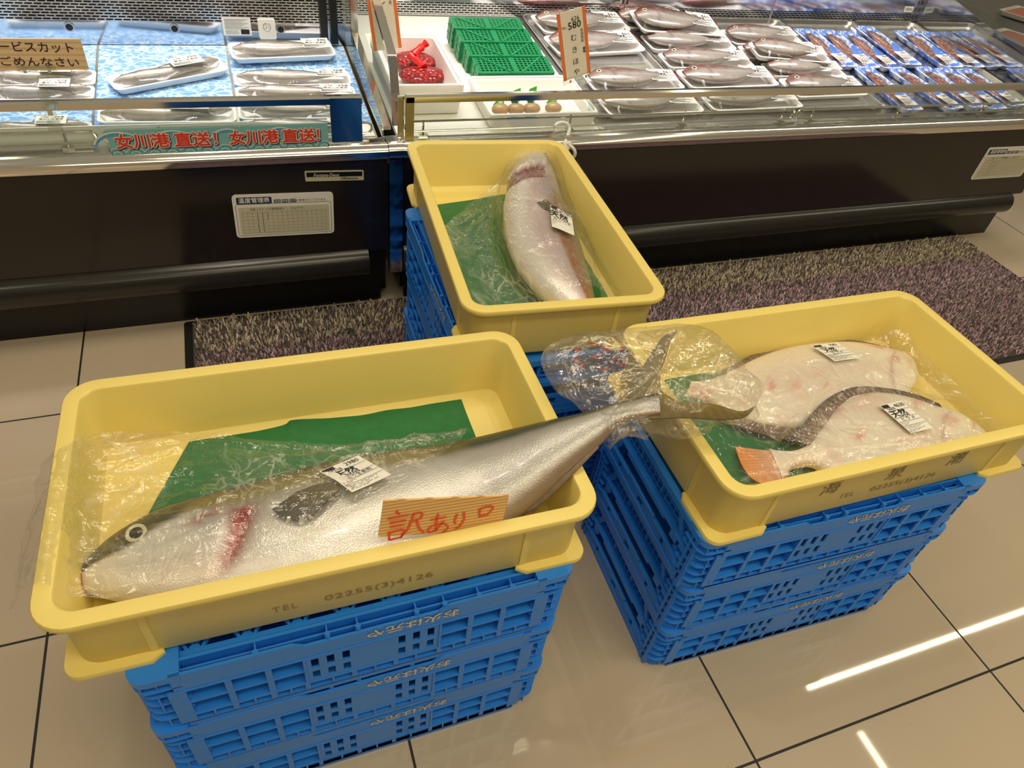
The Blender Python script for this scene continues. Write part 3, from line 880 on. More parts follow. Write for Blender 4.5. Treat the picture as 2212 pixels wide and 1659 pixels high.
def sheet(name, grid, nu, nv, mat_, parent=None, amp=0.0, creases=0, seed=0, thick=0, label=None, cat=None, fade=True, zmin=None, sc=9.0):
    """cloth-like sheet through a grid of world points, with wrinkles"""
    G = np.array([[list(p) for p in row] for row in grid], float)
    r, c, _ = G.shape
    A = np.stack([catmull(G[i], nv) for i in range(r)])          # r, nv, 3
    A = np.stack([catmull(A[:, j], nu) for j in range(nv)], 1)   # nu, nv, 3
    du = np.gradient(A, axis=0); dv = np.gradient(A, axis=1)
    n = np.cross(du, dv); n /= (np.linalg.norm(n, axis=2, keepdims=True) + 1e-9)
    n *= np.sign(n[:, :, 2:3] + 1e-6)
    D = np.zeros((nu, nv)); rg = np.random.default_rng(seed)
    if amp:
        for i in range(nu):
            for j in range(nv):
                p = A[i, j]
                D[i, j] = amp * (noise.noise(Vector(p) * sc) + .5 * noise.noise(Vector(p) * sc * 2.7 + Vector((7, 1, seed))))
        uu, vv = np.meshgrid(np.linspace(0, 1, nu), np.linspace(0, 1, nv), indexing='ij')
        for k in range(creases):
            a = rg.uniform(0, PI); x0, y0 = rg.uniform(0, 1, 2); w = rg.uniform(.006, .02); L = rg.uniform(.12, .45)
            d = (uu - x0) * math.sin(a) - (vv - y0) * math.cos(a); s = (uu - x0) * math.cos(a) + (vv - y0) * math.sin(a)
            D += amp * rg.uniform(.5, 1.6) * np.exp(-np.abs(d) / w) * np.exp(-(s / L) ** 2)
    A = A + n * D[:, :, None]
    if zmin is not None: A[:, :, 2] = np.maximum(A[:, :, 2], zmin)
    mb = MB()
    b = A.reshape(-1, 3)
    if thick:
        off = n.reshape(-1, 3) * thick
        mb.v = np.concatenate([b, b - off]).tolist(); k = nu * nv
        for i in range(nu - 1):
            for j in range(nv - 1):
                q = (i * nv + j, i * nv + j + 1, (i + 1) * nv + j + 1, (i + 1) * nv + j)
                mb.f.append(q); mb.f.append(tuple(x + k for x in q[::-1]))
        ring = [j for j in range(nv)] + [i * nv + nv - 1 for i in range(1, nu)] + [(nu - 1) * nv + j for j in range(nv - 2, -1, -1)] + [i * nv for i in range(nu - 2, 0, -1)]
        for x, y in zip(ring, ring[1:] + ring[:1]): mb.f.append((x, x + k, y + k, y))
    else:
        mb.v = b.tolist()
        for i in range(nu - 1):
            for j in range(nv - 1): mb.f.append((i * nv + j, i * nv + j + 1, (i + 1) * nv + j + 1, (i + 1) * nv + j))
    o = mb.build(name, mat_, parent, ang=60, world=True, fix=bool(thick))
    if label: tag(o, label, cat)
    return o

def zz(px, py, z): return on_z(px, py, z)

# ================================================================== BIG FISH
def lerp3(a, b, t):
    t = np.clip(t, 0, 1)[..., None]
    return np.asarray(a) * (1 - t) + np.asarray(b) * t

def sstep(a, b, x):
    t = np.clip((x - a) / (b - a), 0, 1); return t * t * (3 - 2 * t)

def fish_loft(secs, nr=90, ns=56, ex=2.0):
    """secs: list of (dorsal point, ventral point, half thickness, lift) -> verts, u, v(-1 ventral..1 dorsal), top(-1..1), mb"""
    A = catmull([list(d) + list(v) + [t] for d, v, t in secs], nr)
    rings = []; UU = []; VV = []; TT = []
    for i in range(nr):
        d = Vector(A[i, :3]); v = Vector(A[i, 3:6]); t = max(A[i, 6], .0008)
        c = (d + v) / 2; hv = (d - v) / 2
        j0, j1 = max(i - 1, 0), min(i + 1, nr - 1)
        tg = Vector((A[j1, :3] + A[j1, 3:6] - A[j0, :3] - A[j0, 3:6])).normalized()
        n = tg.cross(hv.normalized()).normalized()
        if n.z < 0: n = -n
        ring = []
        for k in range(ns):
            a = 2 * PI * k / ns
            ca, sa = math.cos(a), math.sin(a)
            ca_ = math.copysign(abs(ca) ** (2 / ex), ca); sa_ = math.copysign(abs(sa) ** (2 / ex), sa)
            ring.append(c + hv * ca_ + n * (t * sa_))
            UU.append(i / (nr - 1)); VV.append(ca); TT.append(sa)
        rings.append(ring)
    mb = MB(); mb.loft(rings, cap0=True, cap1=True)
    return mb, np.array(UU), np.array(VV), np.array(TT)

def nz(P, sc, seed=0):
    return np.array([noise.noise(Vector(p) * sc + Vector((seed, seed * 2.1, 0))) for p in P])

def fin_sheet(name, root, outer, parent, col_root, col_tip, thick=.0016, nu=18, nv=10, rays=True, mat_='fin', con=(1.18, .9)):
    """fin spanned between two 3-D polylines"""
    a = catmull([list(p) for p in root], nu); b = catmull([list(p) for p in outer], nu)
    V = []; Cc = []
    for i in range(nu):
        for j in range(nv):
            t = j / (nv - 1)
            p = a[i] * (1 - t) + b[i] * t
            if rays: p = p + np.array([0, 0, .0007 * (1 if i % 2 else -1) * (1 - abs(2 * t - 1))])
            V.append(p); c = np.array(col_root) * (1 - t) + np.array(col_tip) * t
            Cc.append(c * (con[0] if (i % 2 and rays) else con[1]))
    V = np.array(V); n = len(V); low = V - np.array([0, 0, thick])
    mb = MB(); mb.v = np.concatenate([V, low]).tolist()
    for i in range(nu - 1):
        for j in range(nv - 1):
            q = (i * nv + j, i * nv + j + 1, (i + 1) * nv + j + 1, (i + 1) * nv + j); mb.f.append(q); mb.f.append(tuple(x + n for x in q[::-1]))
    ring = [j for j in range(nv)] + [i * nv + nv - 1 for i in range(1, nu)] + [(nu - 1) * nv + j for j in range(nv - 2, -1, -1)] + [i * nv for i in range(nu - 2, 0, -1)]
    for x, y in zip(ring, ring[1:] + ring[:1]): mb.f.append((x, x + n, y + n, y))
    return mb.build(name, M[mat_], parent, world=True, cols=np.concatenate([Cc, Cc]), fix=True, ang=60)

def disc(mb, c, n, r, h, seg=20, rin=0):
    c = Vector(c); n = Vector(n).normalized(); a = n.cross(Vector((0, 1, .2))).normalized(); b = n.cross(a)
    rg = lambda rr, hh: [c + (a * math.cos(t) + b * math.sin(t)) * rr + n * hh for t in [2 * PI * k / seg for k in range(seg)]]
    if rin: mb.loft([rg(r, -h), rg(r, h * .5), rg((r + rin) / 2, h), rg(rin, h * .6), rg(rin, -h)])
    else: mb.loft([rg(r, -h), rg(r * .9, h * .55), rg(r * .5, h), rg(r * .05, h * 1.1)], cap0=True, cap1=True)

def keep_in(V, i):
    """flesh pressed against the inner walls and floor of tub i"""
    iv = np.array(tubM(i).inverted()); Mx = np.array(tubM(i))
    L = V @ iv[:3, :3].T + iv[:3, 3]
    low = L[:, 2] < TH + .002
    ins = .0235 + .008 * np.clip((TH - L[:, 2]) / TH, 0, 1) + .002
    for a, half in ((0, TL / 2), (1, TW / 2)):
        lim = half - ins
        L[:, a] = np.where(low & (np.abs(L[:, a]) < half + .05), np.clip(L[:, a], -lim, lim), L[:, a])
    L[:, 2] = np.where((np.abs(L[:, 0]) < TL / 2 - .02) & (np.abs(L[:, 1]) < TW / 2 - .02), np.maximum(L[:, 2], .0095), L[:, 2])
    return L @ Mx[:3, :3].T + Mx[:3, 3]

# ---- yellowtail in the front left tub, tail lifted over the right rim
YT = thing('yellowtail', 'large whole yellowtail lying in the front left tub, tail over its right rim', 'fish', on_z(700, 1150, FLOOR_Z))
zf = FLOOR_Z
ysec = [((171, 1240), (169, 1266), zf + .040, .007), ((205, 1196), (200, 1284), zf + .041, .018), ((262, 1150), (292, 1305), zf + .043, .028), ((332, 1112), (410, 1318), zf + .045, .035),
        ((432, 1080), (545, 1318), zf + .049, .041), ((560, 1045), (690, 1298), zf + .053, .046), ((700, 1008), (830, 1262), zf + .057, .048), ((830, 984), (950, 1218), zf + .062, .048),
        ((960, 966), (1055, 1160), zf + .070, .045), ((1090, 938), (1140, 1094), zf + .094, .039), ((1190, 914), (1228, 1016), zf + .124, .031), ((1275, 893), (1300, 953), zf + .148, .021),
        ((1330, 874), (1343, 914), zf + .159, .013), ((1385, 860), (1393, 900), zf + .167, .011), ((1420, 850), (1426, 894), zf + .171, .009)]
secs = [(zz(*d, z), zz(*v, z), t) for d, v, z, t in ysec]
mb, U, Vv, T = fish_loft(secs, 130, 72)
P = np.array(mb.v)
n1 = nz(P, 30, 1); n2 = nz(P, 110, 2); n3 = nz(P, 14, 5)
s = U * 14
dark = np.array([.075, .070, .025]); oliv = np.array([.27, .215, .035]); silv = np.array([.49, .475, .46]); belly = np.array([.76, .73, .70]); pinkc = np.array([.66, .52, .48])
vb = Vv + .05 * n1 + .02 * n2
c = lerp3(belly, silv, sstep(-.55, .25, vb))
c = lerp3(c, np.array([.40, .36, .27]), sstep(.25, .42, vb) * .6)
c = lerp3(c, oliv, sstep(.40, .54, vb + .08 * n3) * .9)
c = lerp3(c, dark, sstep(.66, .84, vb))
# tail half: dark green back, grey silver flank, no yellow
tb = sstep(7.4, 8.6, s + .4 * n1)
ct = lerp3(silv * .92, np.array([.33, .30, .27]), sstep(.0, .45, vb)); ct = lerp3(ct, np.array([.05, .065, .04]), sstep(.30, .58, vb)); ct = lerp3(ct, np.array([.30, .20, .12]), sstep(-.72, -.9, vb) * .8)
c = lerp3(c, ct, tb)
# head: dark crown, clean pale cheek
hd = 1 - sstep(3.4, 4.0, s)
ch = lerp3(np.array([.70, .66, .60]), np.array([.08, .075, .035]), sstep(-.06, .08, Vv + .05 * n1 - np.interp(s, [0, 1.2, 2, 3, 4.2], [-.25, -.02, .10, .38, .66])))
c = lerp3(c, ch, hd)
snout = (1 - sstep(.9, 2.0, s)) * sstep(-.15 + .22 * s, .02 + .22 * s, Vv)
c = lerp3(c, np.array([.09, .07, .06]), snout * .9)
c = lerp3(c, np.array([.52, .12, .10]), (1 - sstep(.3, .95, s)) * sstep(.0, -.25, Vv) * .9)
# mouth cleft
mth = np.exp(-((Vv - (-.02 + .10 * s)) / .05) ** 2) * (1 - sstep(1.5, 2.0, s))
c = lerp3(c, np.array([.10, .05, .05]), mth * .8)
# gill cover edge with blood
gl = 4.45 - .45 * (Vv - .2) ** 2 - .55 * (-Vv + .45)
red = np.exp(-((s - gl - .16) / (.17 + .06 * n1)) ** 2) * sstep(.50, .30, Vv) * sstep(-.75, -.2, Vv)
c = lerp3(c, np.array([.30, .018, .022]), np.clip(red * (1.25 + .7 * n2), 0, 1))
pinkish = np.exp(-((s - gl + .5) / .6) ** 2) * sstep(.3, -.2, Vv) * np.clip(.35 + .5 * n3, 0, 1)
c = lerp3(c, pinkc, pinkish)
ribs = np.exp(-((s - gl + .45) / .28) ** 2) * (np.sin(Vv * 62 + s * 3) > .72) * sstep(-.1, .05, Vv) * sstep(.48, .38, Vv)
c = lerp3(c, np.array([.36, .06, .05]), ribs * .75)
c = c * (1 + .10 * n2)[:, None]
# raised gill cover
V2 = np.array(mb.v)
up = np.array([0, 0, 1.0])
lift = .0055 * sstep(gl - 2.2, gl - .1, s) * (1 - sstep(gl - .02, gl + .05, s)) * (T > 0) * np.clip(T, 0, 1) * (np.abs(Vv) < .9)
dent = -.004 * np.exp(-((s - gl - .15) / .14) ** 2) * np.clip(T, 0, 1)
V2[:, 2] += lift + dent + (T > 0) * .0009 * n1
V2 = keep_in(V2, 0)
mb.v = V2.tolist()
mb.build('body', M['fish'], YT, world=True, cols=np.clip(c, 0, 1), ang=60)

def surf(V, U, Vv, T, ns, u, a):
    """nearest top-surface vertex to length fraction u and height v"""
    d = (U - u) ** 2 * 40 + (Vv - a) ** 2 + (T < 0) * 9
    return Vector(V[int(np.argmin(d))])
eyep = surf(V2, U, Vv, T, 72, 2.55 / 14, .40)
mb = MB(); disc(mb, eyep + Vector((0, 0, .001)), (-.05, -.15, 1), .0130, .003, 24, .0082); e_ = mb.build('eye', M['eye_ring'], YT, world=True)
mb = MB(); disc(mb, eyep + Vector((0, 0, .001)), (-.05, -.15, 1), .0090, .0028, 20); mb.build('pupil', M['eye'], e_, world=False).matrix_parent_inverse = YT.matrix_basis.inverted()
zt = zf + .108
fin_sheet('pectoral_fin', [zz(588, 1100, zt), zz(606, 1112, zt + .001), zz(640, 1122, zt + .002), zz(672, 1118, zt + .003)], [zz(640, 1062, zt + .004), zz(690, 1045, zt + .008), zz(728, 1046, zt + .010), zz(738, 1052, zt + .010)], YT, (.045, .042, .030), (.10, .075, .022))
# dorsal, anal, pelvic fins
fin_sheet('anal_fin', [zz(1100, 1122, zf + .068), zz(1160, 1080, zf + .090), zz(1225, 1022, zf + .120), zz(1290, 962, zf + .144)], [zz(1082, 1134, zf + .064), zz(1164, 1092, zf + .086), zz(1232, 1030, zf + .117), zz(1294, 967, zf + .142)], YT, (.20, .12, .06), (.10, .06, .03))
fin_sheet('pelvic_fin', [zz(1060, 1145, zf + .06), zz(1090, 1130, zf + .06), zz(1128, 1100, zf + .06)], [zz(1060, 1180, zf + .03), zz(1110, 1150, zf + .035), zz(1163, 1082 + 16, zf + .05)], YT, (.40, .22, .13), (.34, .18, .10))
fin_sheet('dorsal_fin', [zz(960, 968, zf + .078), zz(1060, 948, zf + .092), zz(1160, 924, zf + .120), zz(1270, 896, zf + .150)], [zz(952, 960, zf + .078), zz(1050, 940, zf + .092), zz(1160, 917, zf + .120), zz(1274, 890, zf + .150)], YT, (.05, .06, .035), (.12, .10, .03))
# crescent tail: upper lobe reaches back, lower lobe to the right
zt = zf + .171
lob_in = [(1397, 862), (1420, 842), (1432, 800), (1448, 752), (1456, 722)]
fin_sheet('tail_fin_upper_lobe', [zz(1352, 858, zt - .008), zz(1375, 815, zt + .004), zz(1403, 768, zt + .018), zz(1432, 728, zt + .034), zz(1460, 714, zt + .044)],
          [zz(1430, 866, zt), zz(1427, 812, zt + .010), zz(1440, 768, zt + .022), zz(1450, 735, zt + .036), zz(1463, 716, zt + .044)], YT, (.085, .062, .022), (.19, .135, .018), nu=26)
fin_sheet('tail_fin_lower_lobe', [zz(1400, 905, zt - .004), zz(1480, 902, zt), zz(1560, 906, zt), zz(1610, 900, zt), zz(1633, 877, zt)],
          [zz(1420, 838, zt + .002), zz(1470, 868, zt + .003), zz(1540, 872, zt + .003), zz(1600, 888, zt + .002), zz(1634, 875, zt + .001)], YT, (.10, .072, .022), (.20, .140, .018), nu=26)

# ---- amberjack in the rear tub
zb = FLOOR_Z + .009
AJ = thing('amberjack', 'pinkish silver amberjack with an open red gill, lying in the rear tub', 'fish', on_z(1180, 520, zb))
asec = [((1166, 335), (1140, 340), zb + .075, .010), ((1186, 350), (1118, 354), zb + .072, .030), ((1199, 382), (1100, 384), zb + .066, .040), ((1208, 412), (1093, 418), zb + .061, .045), ((1219, 445), (1087, 452), zb + .058, .047),
        ((1238, 490), (1090, 502), zb + .056, .048), ((1253, 532), (1103, 548), zb + .054, .046), ((1265, 574), (1128, 592), zb + .050, .043), ((1277, 618), (1166, 634), zb + .045, .037), ((1286, 656), (1212, 668), zb + .040, .028), ((1300, 690), (1262, 700), zb + .036, .017), ((1322, 694), (1312, 708), zb + .036, .010), ((1340, 690), (1336, 704), zb + .038, .008)]
secs = [(zz(*d, z), zz(*v, z), t) for d, v, z, t in asec]
mb, U, Vv, T = fish_loft(secs, 120, 64)
P = np.array(mb.v); n1 = nz(P, 30, 3); n2 = nz(P, 120, 4); n3 = nz(P, 12, 9)
s = U * 12; vb = Vv + .04 * n1
c = lerp3((.76, .72, .70), (.60, .47, .50), sstep(-.75, -.1, vb) * (.75 + .5 * n3))
c = lerp3(c, (.46, .40, .41), sstep(-.05, .25, vb) * .6)
stripe = sstep(.20, .27, vb) * (1 - sstep(.50, .58, vb)) * sstep(4.0, 5.0, s)
c = lerp3(c, (.30, .22, .12), sstep(.44, .56, vb) * sstep(3.4, 4.4, s))
c = lerp3(c, (.36, .14, .03), stripe * np.clip(.9 + .6 * n2, 0, 1))
c = lerp3(c, (.25, .22, .14), sstep(.75, .95, vb))
hd = 1 - sstep(2.02, 2.10, s + .25 * Vv)
ch = lerp3((.74, .70, .68), (.36, .31, .16), sstep(.42, .66, vb)); ch = lerp3(ch, (.22, .22, .17), sstep(.72, .92, vb))
c = lerp3(c, ch * (1 + .12 * n2)[:, None], hd)
gap = sstep(2.03, 2.10, s + .25 * Vv) * (1 - sstep(2.98, 3.10, s + .10 * Vv + .06 * n1)) * sstep(.50, .34, Vv)
c = lerp3(c, np.array([.20, .030, .045]), gap); 
c = c * (1 + .07 * n2)[:, None]
V2 = np.array(mb.v)
V2[:, 2] += (.008 * sstep(1.0, 2.0, s + .25 * Vv) * hd - .008 * gap) * np.clip(T, 0, 1)
V2[:, 2] += .0016 * n3 * (s < 2.4)
V2 = keep_in(V2, 2)
mb.v = V2.tolist()
mb.build('body', M['fish'], AJ, world=True, cols=np.clip(c, 0, 1), ang=60)
ep = surf(V2, U, Vv, T, 64, 1.1 / 12, .62)
mb = MB(); disc(mb, ep, (.35, .1, 1), .009, .002, 20, .006); e_ = mb.build('eye', M['eye_ring'], AJ, world=True)
mb = MB(); disc(mb, ep, (.35, .1, 1), .0063, .002, 18); mb.build('pupil', M['eye'], e_).matrix_parent_inverse = AJ.matrix_basis.inverted()
zt = zb + .106
fin_sheet('pectoral_fin', [zz(1160, 437, zt), zz(1166, 443, zt), zz(1172, 449, zt)], [zz(1180, 430, zt + .004), zz(1190, 440, zt + .004), zz(1192, 455, zt + .003)], AJ, (.05, .04, .02), (.09, .07, .025))
fin_sheet('pelvic_fin', [zz(1092, 470, zb + .05), zz(1092, 490, zb + .05), zz(1094, 515, zb + .05)], [zz(1086, 470, zb + .035), zz(1085, 495, zb + .035), zz(1090, 521, zb + .035)], AJ, (.50, .40, .20), (.42, .30, .10))
fin_sheet('anal_fin', [zz(1140, 578, zb + .04), zz(1152, 600, zb + .04), zz(1168, 622, zb + .04)], [zz(1134, 580, zb + .025), zz(1146, 612, zb + .022), zz(1166, 634, zb + .025)], AJ, (.40, .28, .10), (.22, .18, .08))
fin_sheet('tail_fin', [zz(1330, 690, zb + .042), zz(1338, 690, zb + .044), zz(1344, 694, zb + .040)], [zz(1368, 655, zb + .085), zz(1374, 668, zb + .06), zz(1384, 700, zb + .03)], AJ, (.20, .14, .05), (.18, .13, .03))
fin_sheet('tail_fin_tip', [zz(1345, 676, zb + .062), zz(1366, 660, zb + .078), zz(1392, 640, zb + .098)], [zz(1352, 674, zb + .062), zz(1380, 652, zb + .084), zz(1421, 627, zb + .116)], AJ, (.12, .085, .03), (.09, .07, .03))

# ---- two flounders, pale blind side up
def flounder(nm, label, pts, fin_d, fin_v, seed, blood, tail=None):
    t = thing(nm, label, 'fish', pts[5][0])
    secs = [(d, v, h) for d, v, h in pts]
    mb, U, Vv, T = fish_loft(secs, 110, 64, ex=2.5)
    P = np.array(mb.v); n1 = nz(P, 22, seed); n2 = nz(P, 90, seed + 1); n3 = nz(P, 9, seed + 2)
    c = lerp3((.82, .76, .66), (.78, .64, .55), np.clip(.3 + .9 * n3, 0, 1))
    c = lerp3(c, (.80, .55, .47), np.clip((n1 - .22) * 2.2, 0, .55) * (T > 0))
    c = lerp3(c, (.66, .22, .20), np.clip((n1 + .5 * n2 - .52) * 3.5, 0, .6) * (T > 0))
    for (bu, bv, su, sv, k, colr) in blood:
        c = lerp3(c, colr, k * np.exp(-((U - bu) / su) ** 2 - ((Vv - bv) / sv) ** 2) * (T > 0) * np.clip(.8 + .8 * n2, 0, 1))
    # gill cover line and mouth
    gv = .178 + .05 * (1 - Vv ** 2)
    c = lerp3(c, (.50, .30, .22), .6 * np.exp(-((U - gv) / .006) ** 2) * (np.abs(Vv) < .7))
    if tail is not None: c = lerp3(c, tail, sstep(.90, .97, U + .01 * n1))
    V2 = np.array(mb.v)
    V2[:, 2] += (.0035 * sstep(gv - .12, gv - .005, U) * (1 - sstep(gv, gv + .01, U)) + .0012 * n1) * np.clip(T, 0, 1)
    V2 = keep_in(V2, 1)
    mb.v = V2.tolist()
    mb.build('body', M['flat'], t, world=True, cols=np.clip(c, 0, 1), ang=60)
    for nme, rt, ot in fin_d + fin_v:
        fin_sheet(nme, rt, ot, t, (.24, .15, .105), (.10, .06, .045), nu=70, nv=6, thick=.0022, con=(1.35, .62))
    return t, V2, U, Vv, T
zA, zB = FLOOR_Z + .022, FLOOR_Z + .030
def fs(d, v, z, h): return (zz(*d, z), zz(*v, z), h)
pa = [fs((1981, 806), (1980, 818), zA, .006), fs((1968, 778), (1966, 846), zA, .014), fs((1938, 761), (1936, 872), zA, .019), fs((1888, 750), (1888, 884), zA, .023), fs((1828, 743), (1822, 905), zA, .025), fs((1760, 746), (1752, 925), zA, .025),
      fs((1695, 756), (1680, 922), zA, .024), fs((1636, 776), (1612, 906), zA, .020), fs((1588, 800), (1566, 888), zA, .016), fs((1548, 818), (1532, 868), zA, .012), fs((1515, 826), (1505, 856), zA, .009), fs((1492, 826), (1484, 852), zA, .007)]
FA, VA, UA, VvA, TA = flounder('flounder', 'farther of two white flounders in the right tub, head toward the back right corner', pa,
    [('dorsal_fin', [zz(x, y, zA) for x, y in ((1930, 758), (1828, 743), (1695, 756), (1590, 799))], [zz(x, y, zA - .004) for x, y in ((1925, 750), (1822, 733), (1682, 743), (1560, 800))])],
    [('anal_fin', [zz(x, y, zA + .002) for x, y in ((1752, 923), (1715, 922), (1680, 918), (1620, 902), (1562, 884))], [zz(x, y, zA - .006) for x, y in ((1744, 950), (1705, 950), (1664, 942), (1598, 922), (1545, 896))])], 11,
    [(.205, .30, .014, .13, .9, (.45, .10, .13)), (.225, .28, .02, .1, .7, (.72, .35, .30)), (.13, .35, .02, .25, .45, (.66, .32, .28)), (.45, .05, .05, .08, .45, (.72, .30, .26)), (.52, -.15, .02, .1, .6, (.68, .2, .18)), (.32, .05, .05, .06, .45, (.72, .30, .26)), (.2, .92, .02, .12, .7, (.30, .18, .10))])
pb = [fs((2140, 950), (2136, 965), zB - .004, .006), fs((2110, 922), (2100, 985), zB - .002, .014), fs((2060, 893), (2050, 1005), zB, .019), fs((1995, 872), (1990, 1022), zB, .023), fs((1930, 854), (1925, 1040), zB, .025), fs((1868, 852), (1865, 1052), zB, .025),
      fs((1818, 872), (1812, 1048), zB, .022), fs((1775, 922), (1778, 1020), zB - .003, .018), fs((1745, 962), (1752, 1005), zB - .005, .015), fs((1712, 977), (1716, 1010), zB - .006, .012), fs((1682, 975), (1700, 1022), zB - .008, .009), fs((1660, 970), (1690, 1036), zB - .010, .006)]
FB, VB, UB, VvB, TB = flounder('flounder', 'nearer white flounder in the right tub, with the orange tail at front left', pb,
    [('dorsal_fin', [zz(x, y, zB + .010) for x, y in ((2040, 886), (1990, 872), (1930, 857), (1866, 856), (1818, 877), (1778, 922), (1750, 960))], [zz(x, y, zB + .022) for x, y in ((2030, 872), (1980, 852), (1915, 838), (1845, 836), (1786, 862), (1738, 912), (1714, 950))])], [], 21,
    [(.20, .28, .018, .10, .9, (.50, .13, .12)), (.225, .35, .02, .1, .7, (.74, .34, .25)), (.12, .55, .008, .35, .8, (.40, .09, .07)), (.40, .30, .03, .06, .6, (.70, .26, .22)), (.36, -.25, .01, .05, .8, (.60, .14, .12)), (.5, .55, .08, .2, .35, (.80, .42, .34)), (.83, -.9, .03, .2, .5, (.66, .25, .15))])
fin_sheet('tail_fin', [zz(1683, 976, zB - .006), zz(1690, 995, zB - .004), zz(1697, 1012, zB - .004), zz(1704, 1026, zB - .006)],
          [zz(1588, 964, zB - .018), zz(1602, 1002, zB - .016), zz(1622, 1030, zB - .016), zz(1652, 1048, zB - .018)], FB, (.66, .42, .34), (.74, .27, .035), nu=30, nv=14)

# ================================================================== GREEN SHEETS UNDER THE FISH
gz = FLOOR_Z + .0016
sheet('green_paper_sheet', [[zz(x, y, gz + h) for x, y, h in row] for row in (
    [(425, 925, 0), (600, 912, 0), (640, 905, .003), (780, 872, 0), (985, 830, .001)], [(370, 1020, 0), (560, 990, 0), (690, 975, 0), (820, 935, 0), (1005, 885, 0)], [(320, 1110, 0), (520, 1070, 0), (700, 1040, 0), (860, 1000, 0), (1032, 955, 0)], [(300, 1150, 0), (520, 1150, 0), (700, 1120, 0), (880, 1080, 0), (1050, 1010, 0)])],
    40, 60, M['green_paper'], None, amp=.0012, seed=1, thick=.0008, label='green parchment sheet under the yellowtail in the front left tub', cat='paper sheet')
gz2 = gz + .009
sheet('green_paper_sheet', [[zz(x, y, gz2 + h) for x, y, h in row] for row in (
    [(944, 442, 0), (1030, 430, 0), (1095, 420, 0), (1190, 424, 0)], [(962, 520, 0), (1060, 515, 0), (1140, 510, 0), (1252, 500, 0)], [(985, 590, 0), (1085, 590, 0), (1180, 585, 0), (1305, 575, 0)], [(1020, 680, 0), (1110, 682, 0), (1220, 674, 0), (1362, 655, 0)])],
    40, 40, M['green_paper'], None, amp=.0014, seed=2, thick=.0008, label='green parchment sheet under the amberjack in the rear tub', cat='paper sheet')
sheet('green_paper_sheet', [[zz(x, y, gz + h) for x, y, h in row] for row in (
    [(1425, 815, 0), (1560, 770, 0), (1760, 752, 0), (1950, 860, 0)], [(1470, 880, 0), (1620, 850, 0), (1800, 840, 0), (1985, 880, 0)], [(1520, 960, 0), (1680, 930, 0), (1830, 930, 0), (2000, 930, 0)], [(1580, 1052, 0), (1740, 1022, 0), (1880, 1000, 0), (2020, 972, 0)])],
    40, 40, M['green_paper'], None, amp=.0012, seed=3, thick=.0008, label='green parchment sheet under the flounders in the right tub', cat='paper sheet')

# ================================================================== PLASTIC BAGS, LABELS, WOOD SIGN
from mathutils.kdtree import KDTree
def height_of(objs):
    pts = []
    for o in objs:
        mw = o.parent.matrix_basis if o.parent else Matrix()
        pts += [mw @ v.co for v in o.data.vertices]
    kd = KDTree(len(pts))
    for i, p in enumerate(pts): kd.insert((p.x, p.y, 0), i)
    kd.balance()
    def h(x, y, r=.016):
        zs = [pts[i].z for _, i, _ in kd.find_range((x, y, 0), r)]
        return max(zs) if zs else -9
    return h

def kids(*ts):
    return [c for t in ts for c in t.children]

def drape_grid(grid, h, nu, nv, gap=.003, smooth=2, lo=None):
    """fine grid of points resting on whatever lies below"""
    G = np.array([[list(zz(*p)) for p in row] for row in grid])
    A = np.stack([catmull(G[i], nv) for i in range(len(G))]); A = np.stack([catmull(A[:, j], nu) for j in range(nv)], 1)
    Z = A[:, :, 2].copy()
    for i in range(nu):
        for j in range(nv):
            Z[i, j] = max(Z[i, j], h(A[i, j, 0], A[i, j, 1]) + gap)
    Z0 = Z.copy()
    for _ in range(smooth):
        Zp = np.pad(Z, 1, mode='edge'); Z = (Zp[:-2, 1:-1] + Zp[2:, 1:-1] + Zp[1:-1, :-2] + Zp[1:-1, 2:] + 4 * Z) / 8
    A[:, :, 2] = np.maximum(Z, Z0 - .001) if smooth else Z
    return A

hY = height_of(kids(YT)); hJ = height_of(kids(AJ)); hF = height_of(kids(FA, FB))
def bag(name, label, grid, h, tubi, nu, nv, amp, creases, seed, sub=1):
    A = drape_grid(grid, h, nu, nv)
    o = sheet(name, A.tolist(), nu * sub, nv * sub, M['film'], None, amp=amp, creases=creases, seed=seed, sc=16)
    return tag(o, label, 'plastic bag')

bagY = bag('plastic_bag', 'clear crinkled bag over the yellowtail head, hanging over the left rim', [
    [(92, 1000, .53), (142, 962, .572), (215, 935, .542), (400, 932, .515), (560, 950, .51), (720, 960, .51), (900, 950, .515), (1014, 942, .52)],
    [(66, 1110, .49), (120, 1050, .573), (200, 1040, .535), (370, 1030, .52), (550, 1020, .53), (730, 1010, .53), (890, 990, .53), (1000, 970, .53)],
    [(38, 1220, .47), (100, 1150, .573), (180, 1160, .53), (330, 1140, .525), (530, 1110, .53), (720, 1070, .54), (860, 1040, .535), (950, 1020, .53)],
    [(24, 1320, .465), (82, 1262, .573), (160, 1290, .525), (290, 1290, .51), (480, 1250, .52), (640, 1200, .53), (760, 1140, .53), (850, 1085, .53)]],
    hY, 0, 80, 150, .0042, 60, 5)
bagJ = bag('plastic_bag', 'clear bag laid over the amberjack in the rear tub', [
    [(1115, 350, .535), (1138, 340, .55), (1160, 333, .555), (1184, 340, .55), (1203, 354, .53)],
    [(1015, 445, .478), (1085, 412, .50), (1150, 400, .54), (1207, 400, .53), (1232, 418, .50)],
    [(948, 500, .500), (1030, 500, .480), (1130, 490, .53), (1230, 480, .53), (1266, 498, .49)],
    [(965, 560, .515), (1060, 575, .478), (1160, 565, .53), (1262, 562, .52), (1304, 584, .49)],
    [(1003, 655, .505), (1090, 668, .478), (1200, 655, .51), (1285, 646, .50), (1345, 648, .49)]], hJ, 2, 90, 80, .0035, 45, 8)
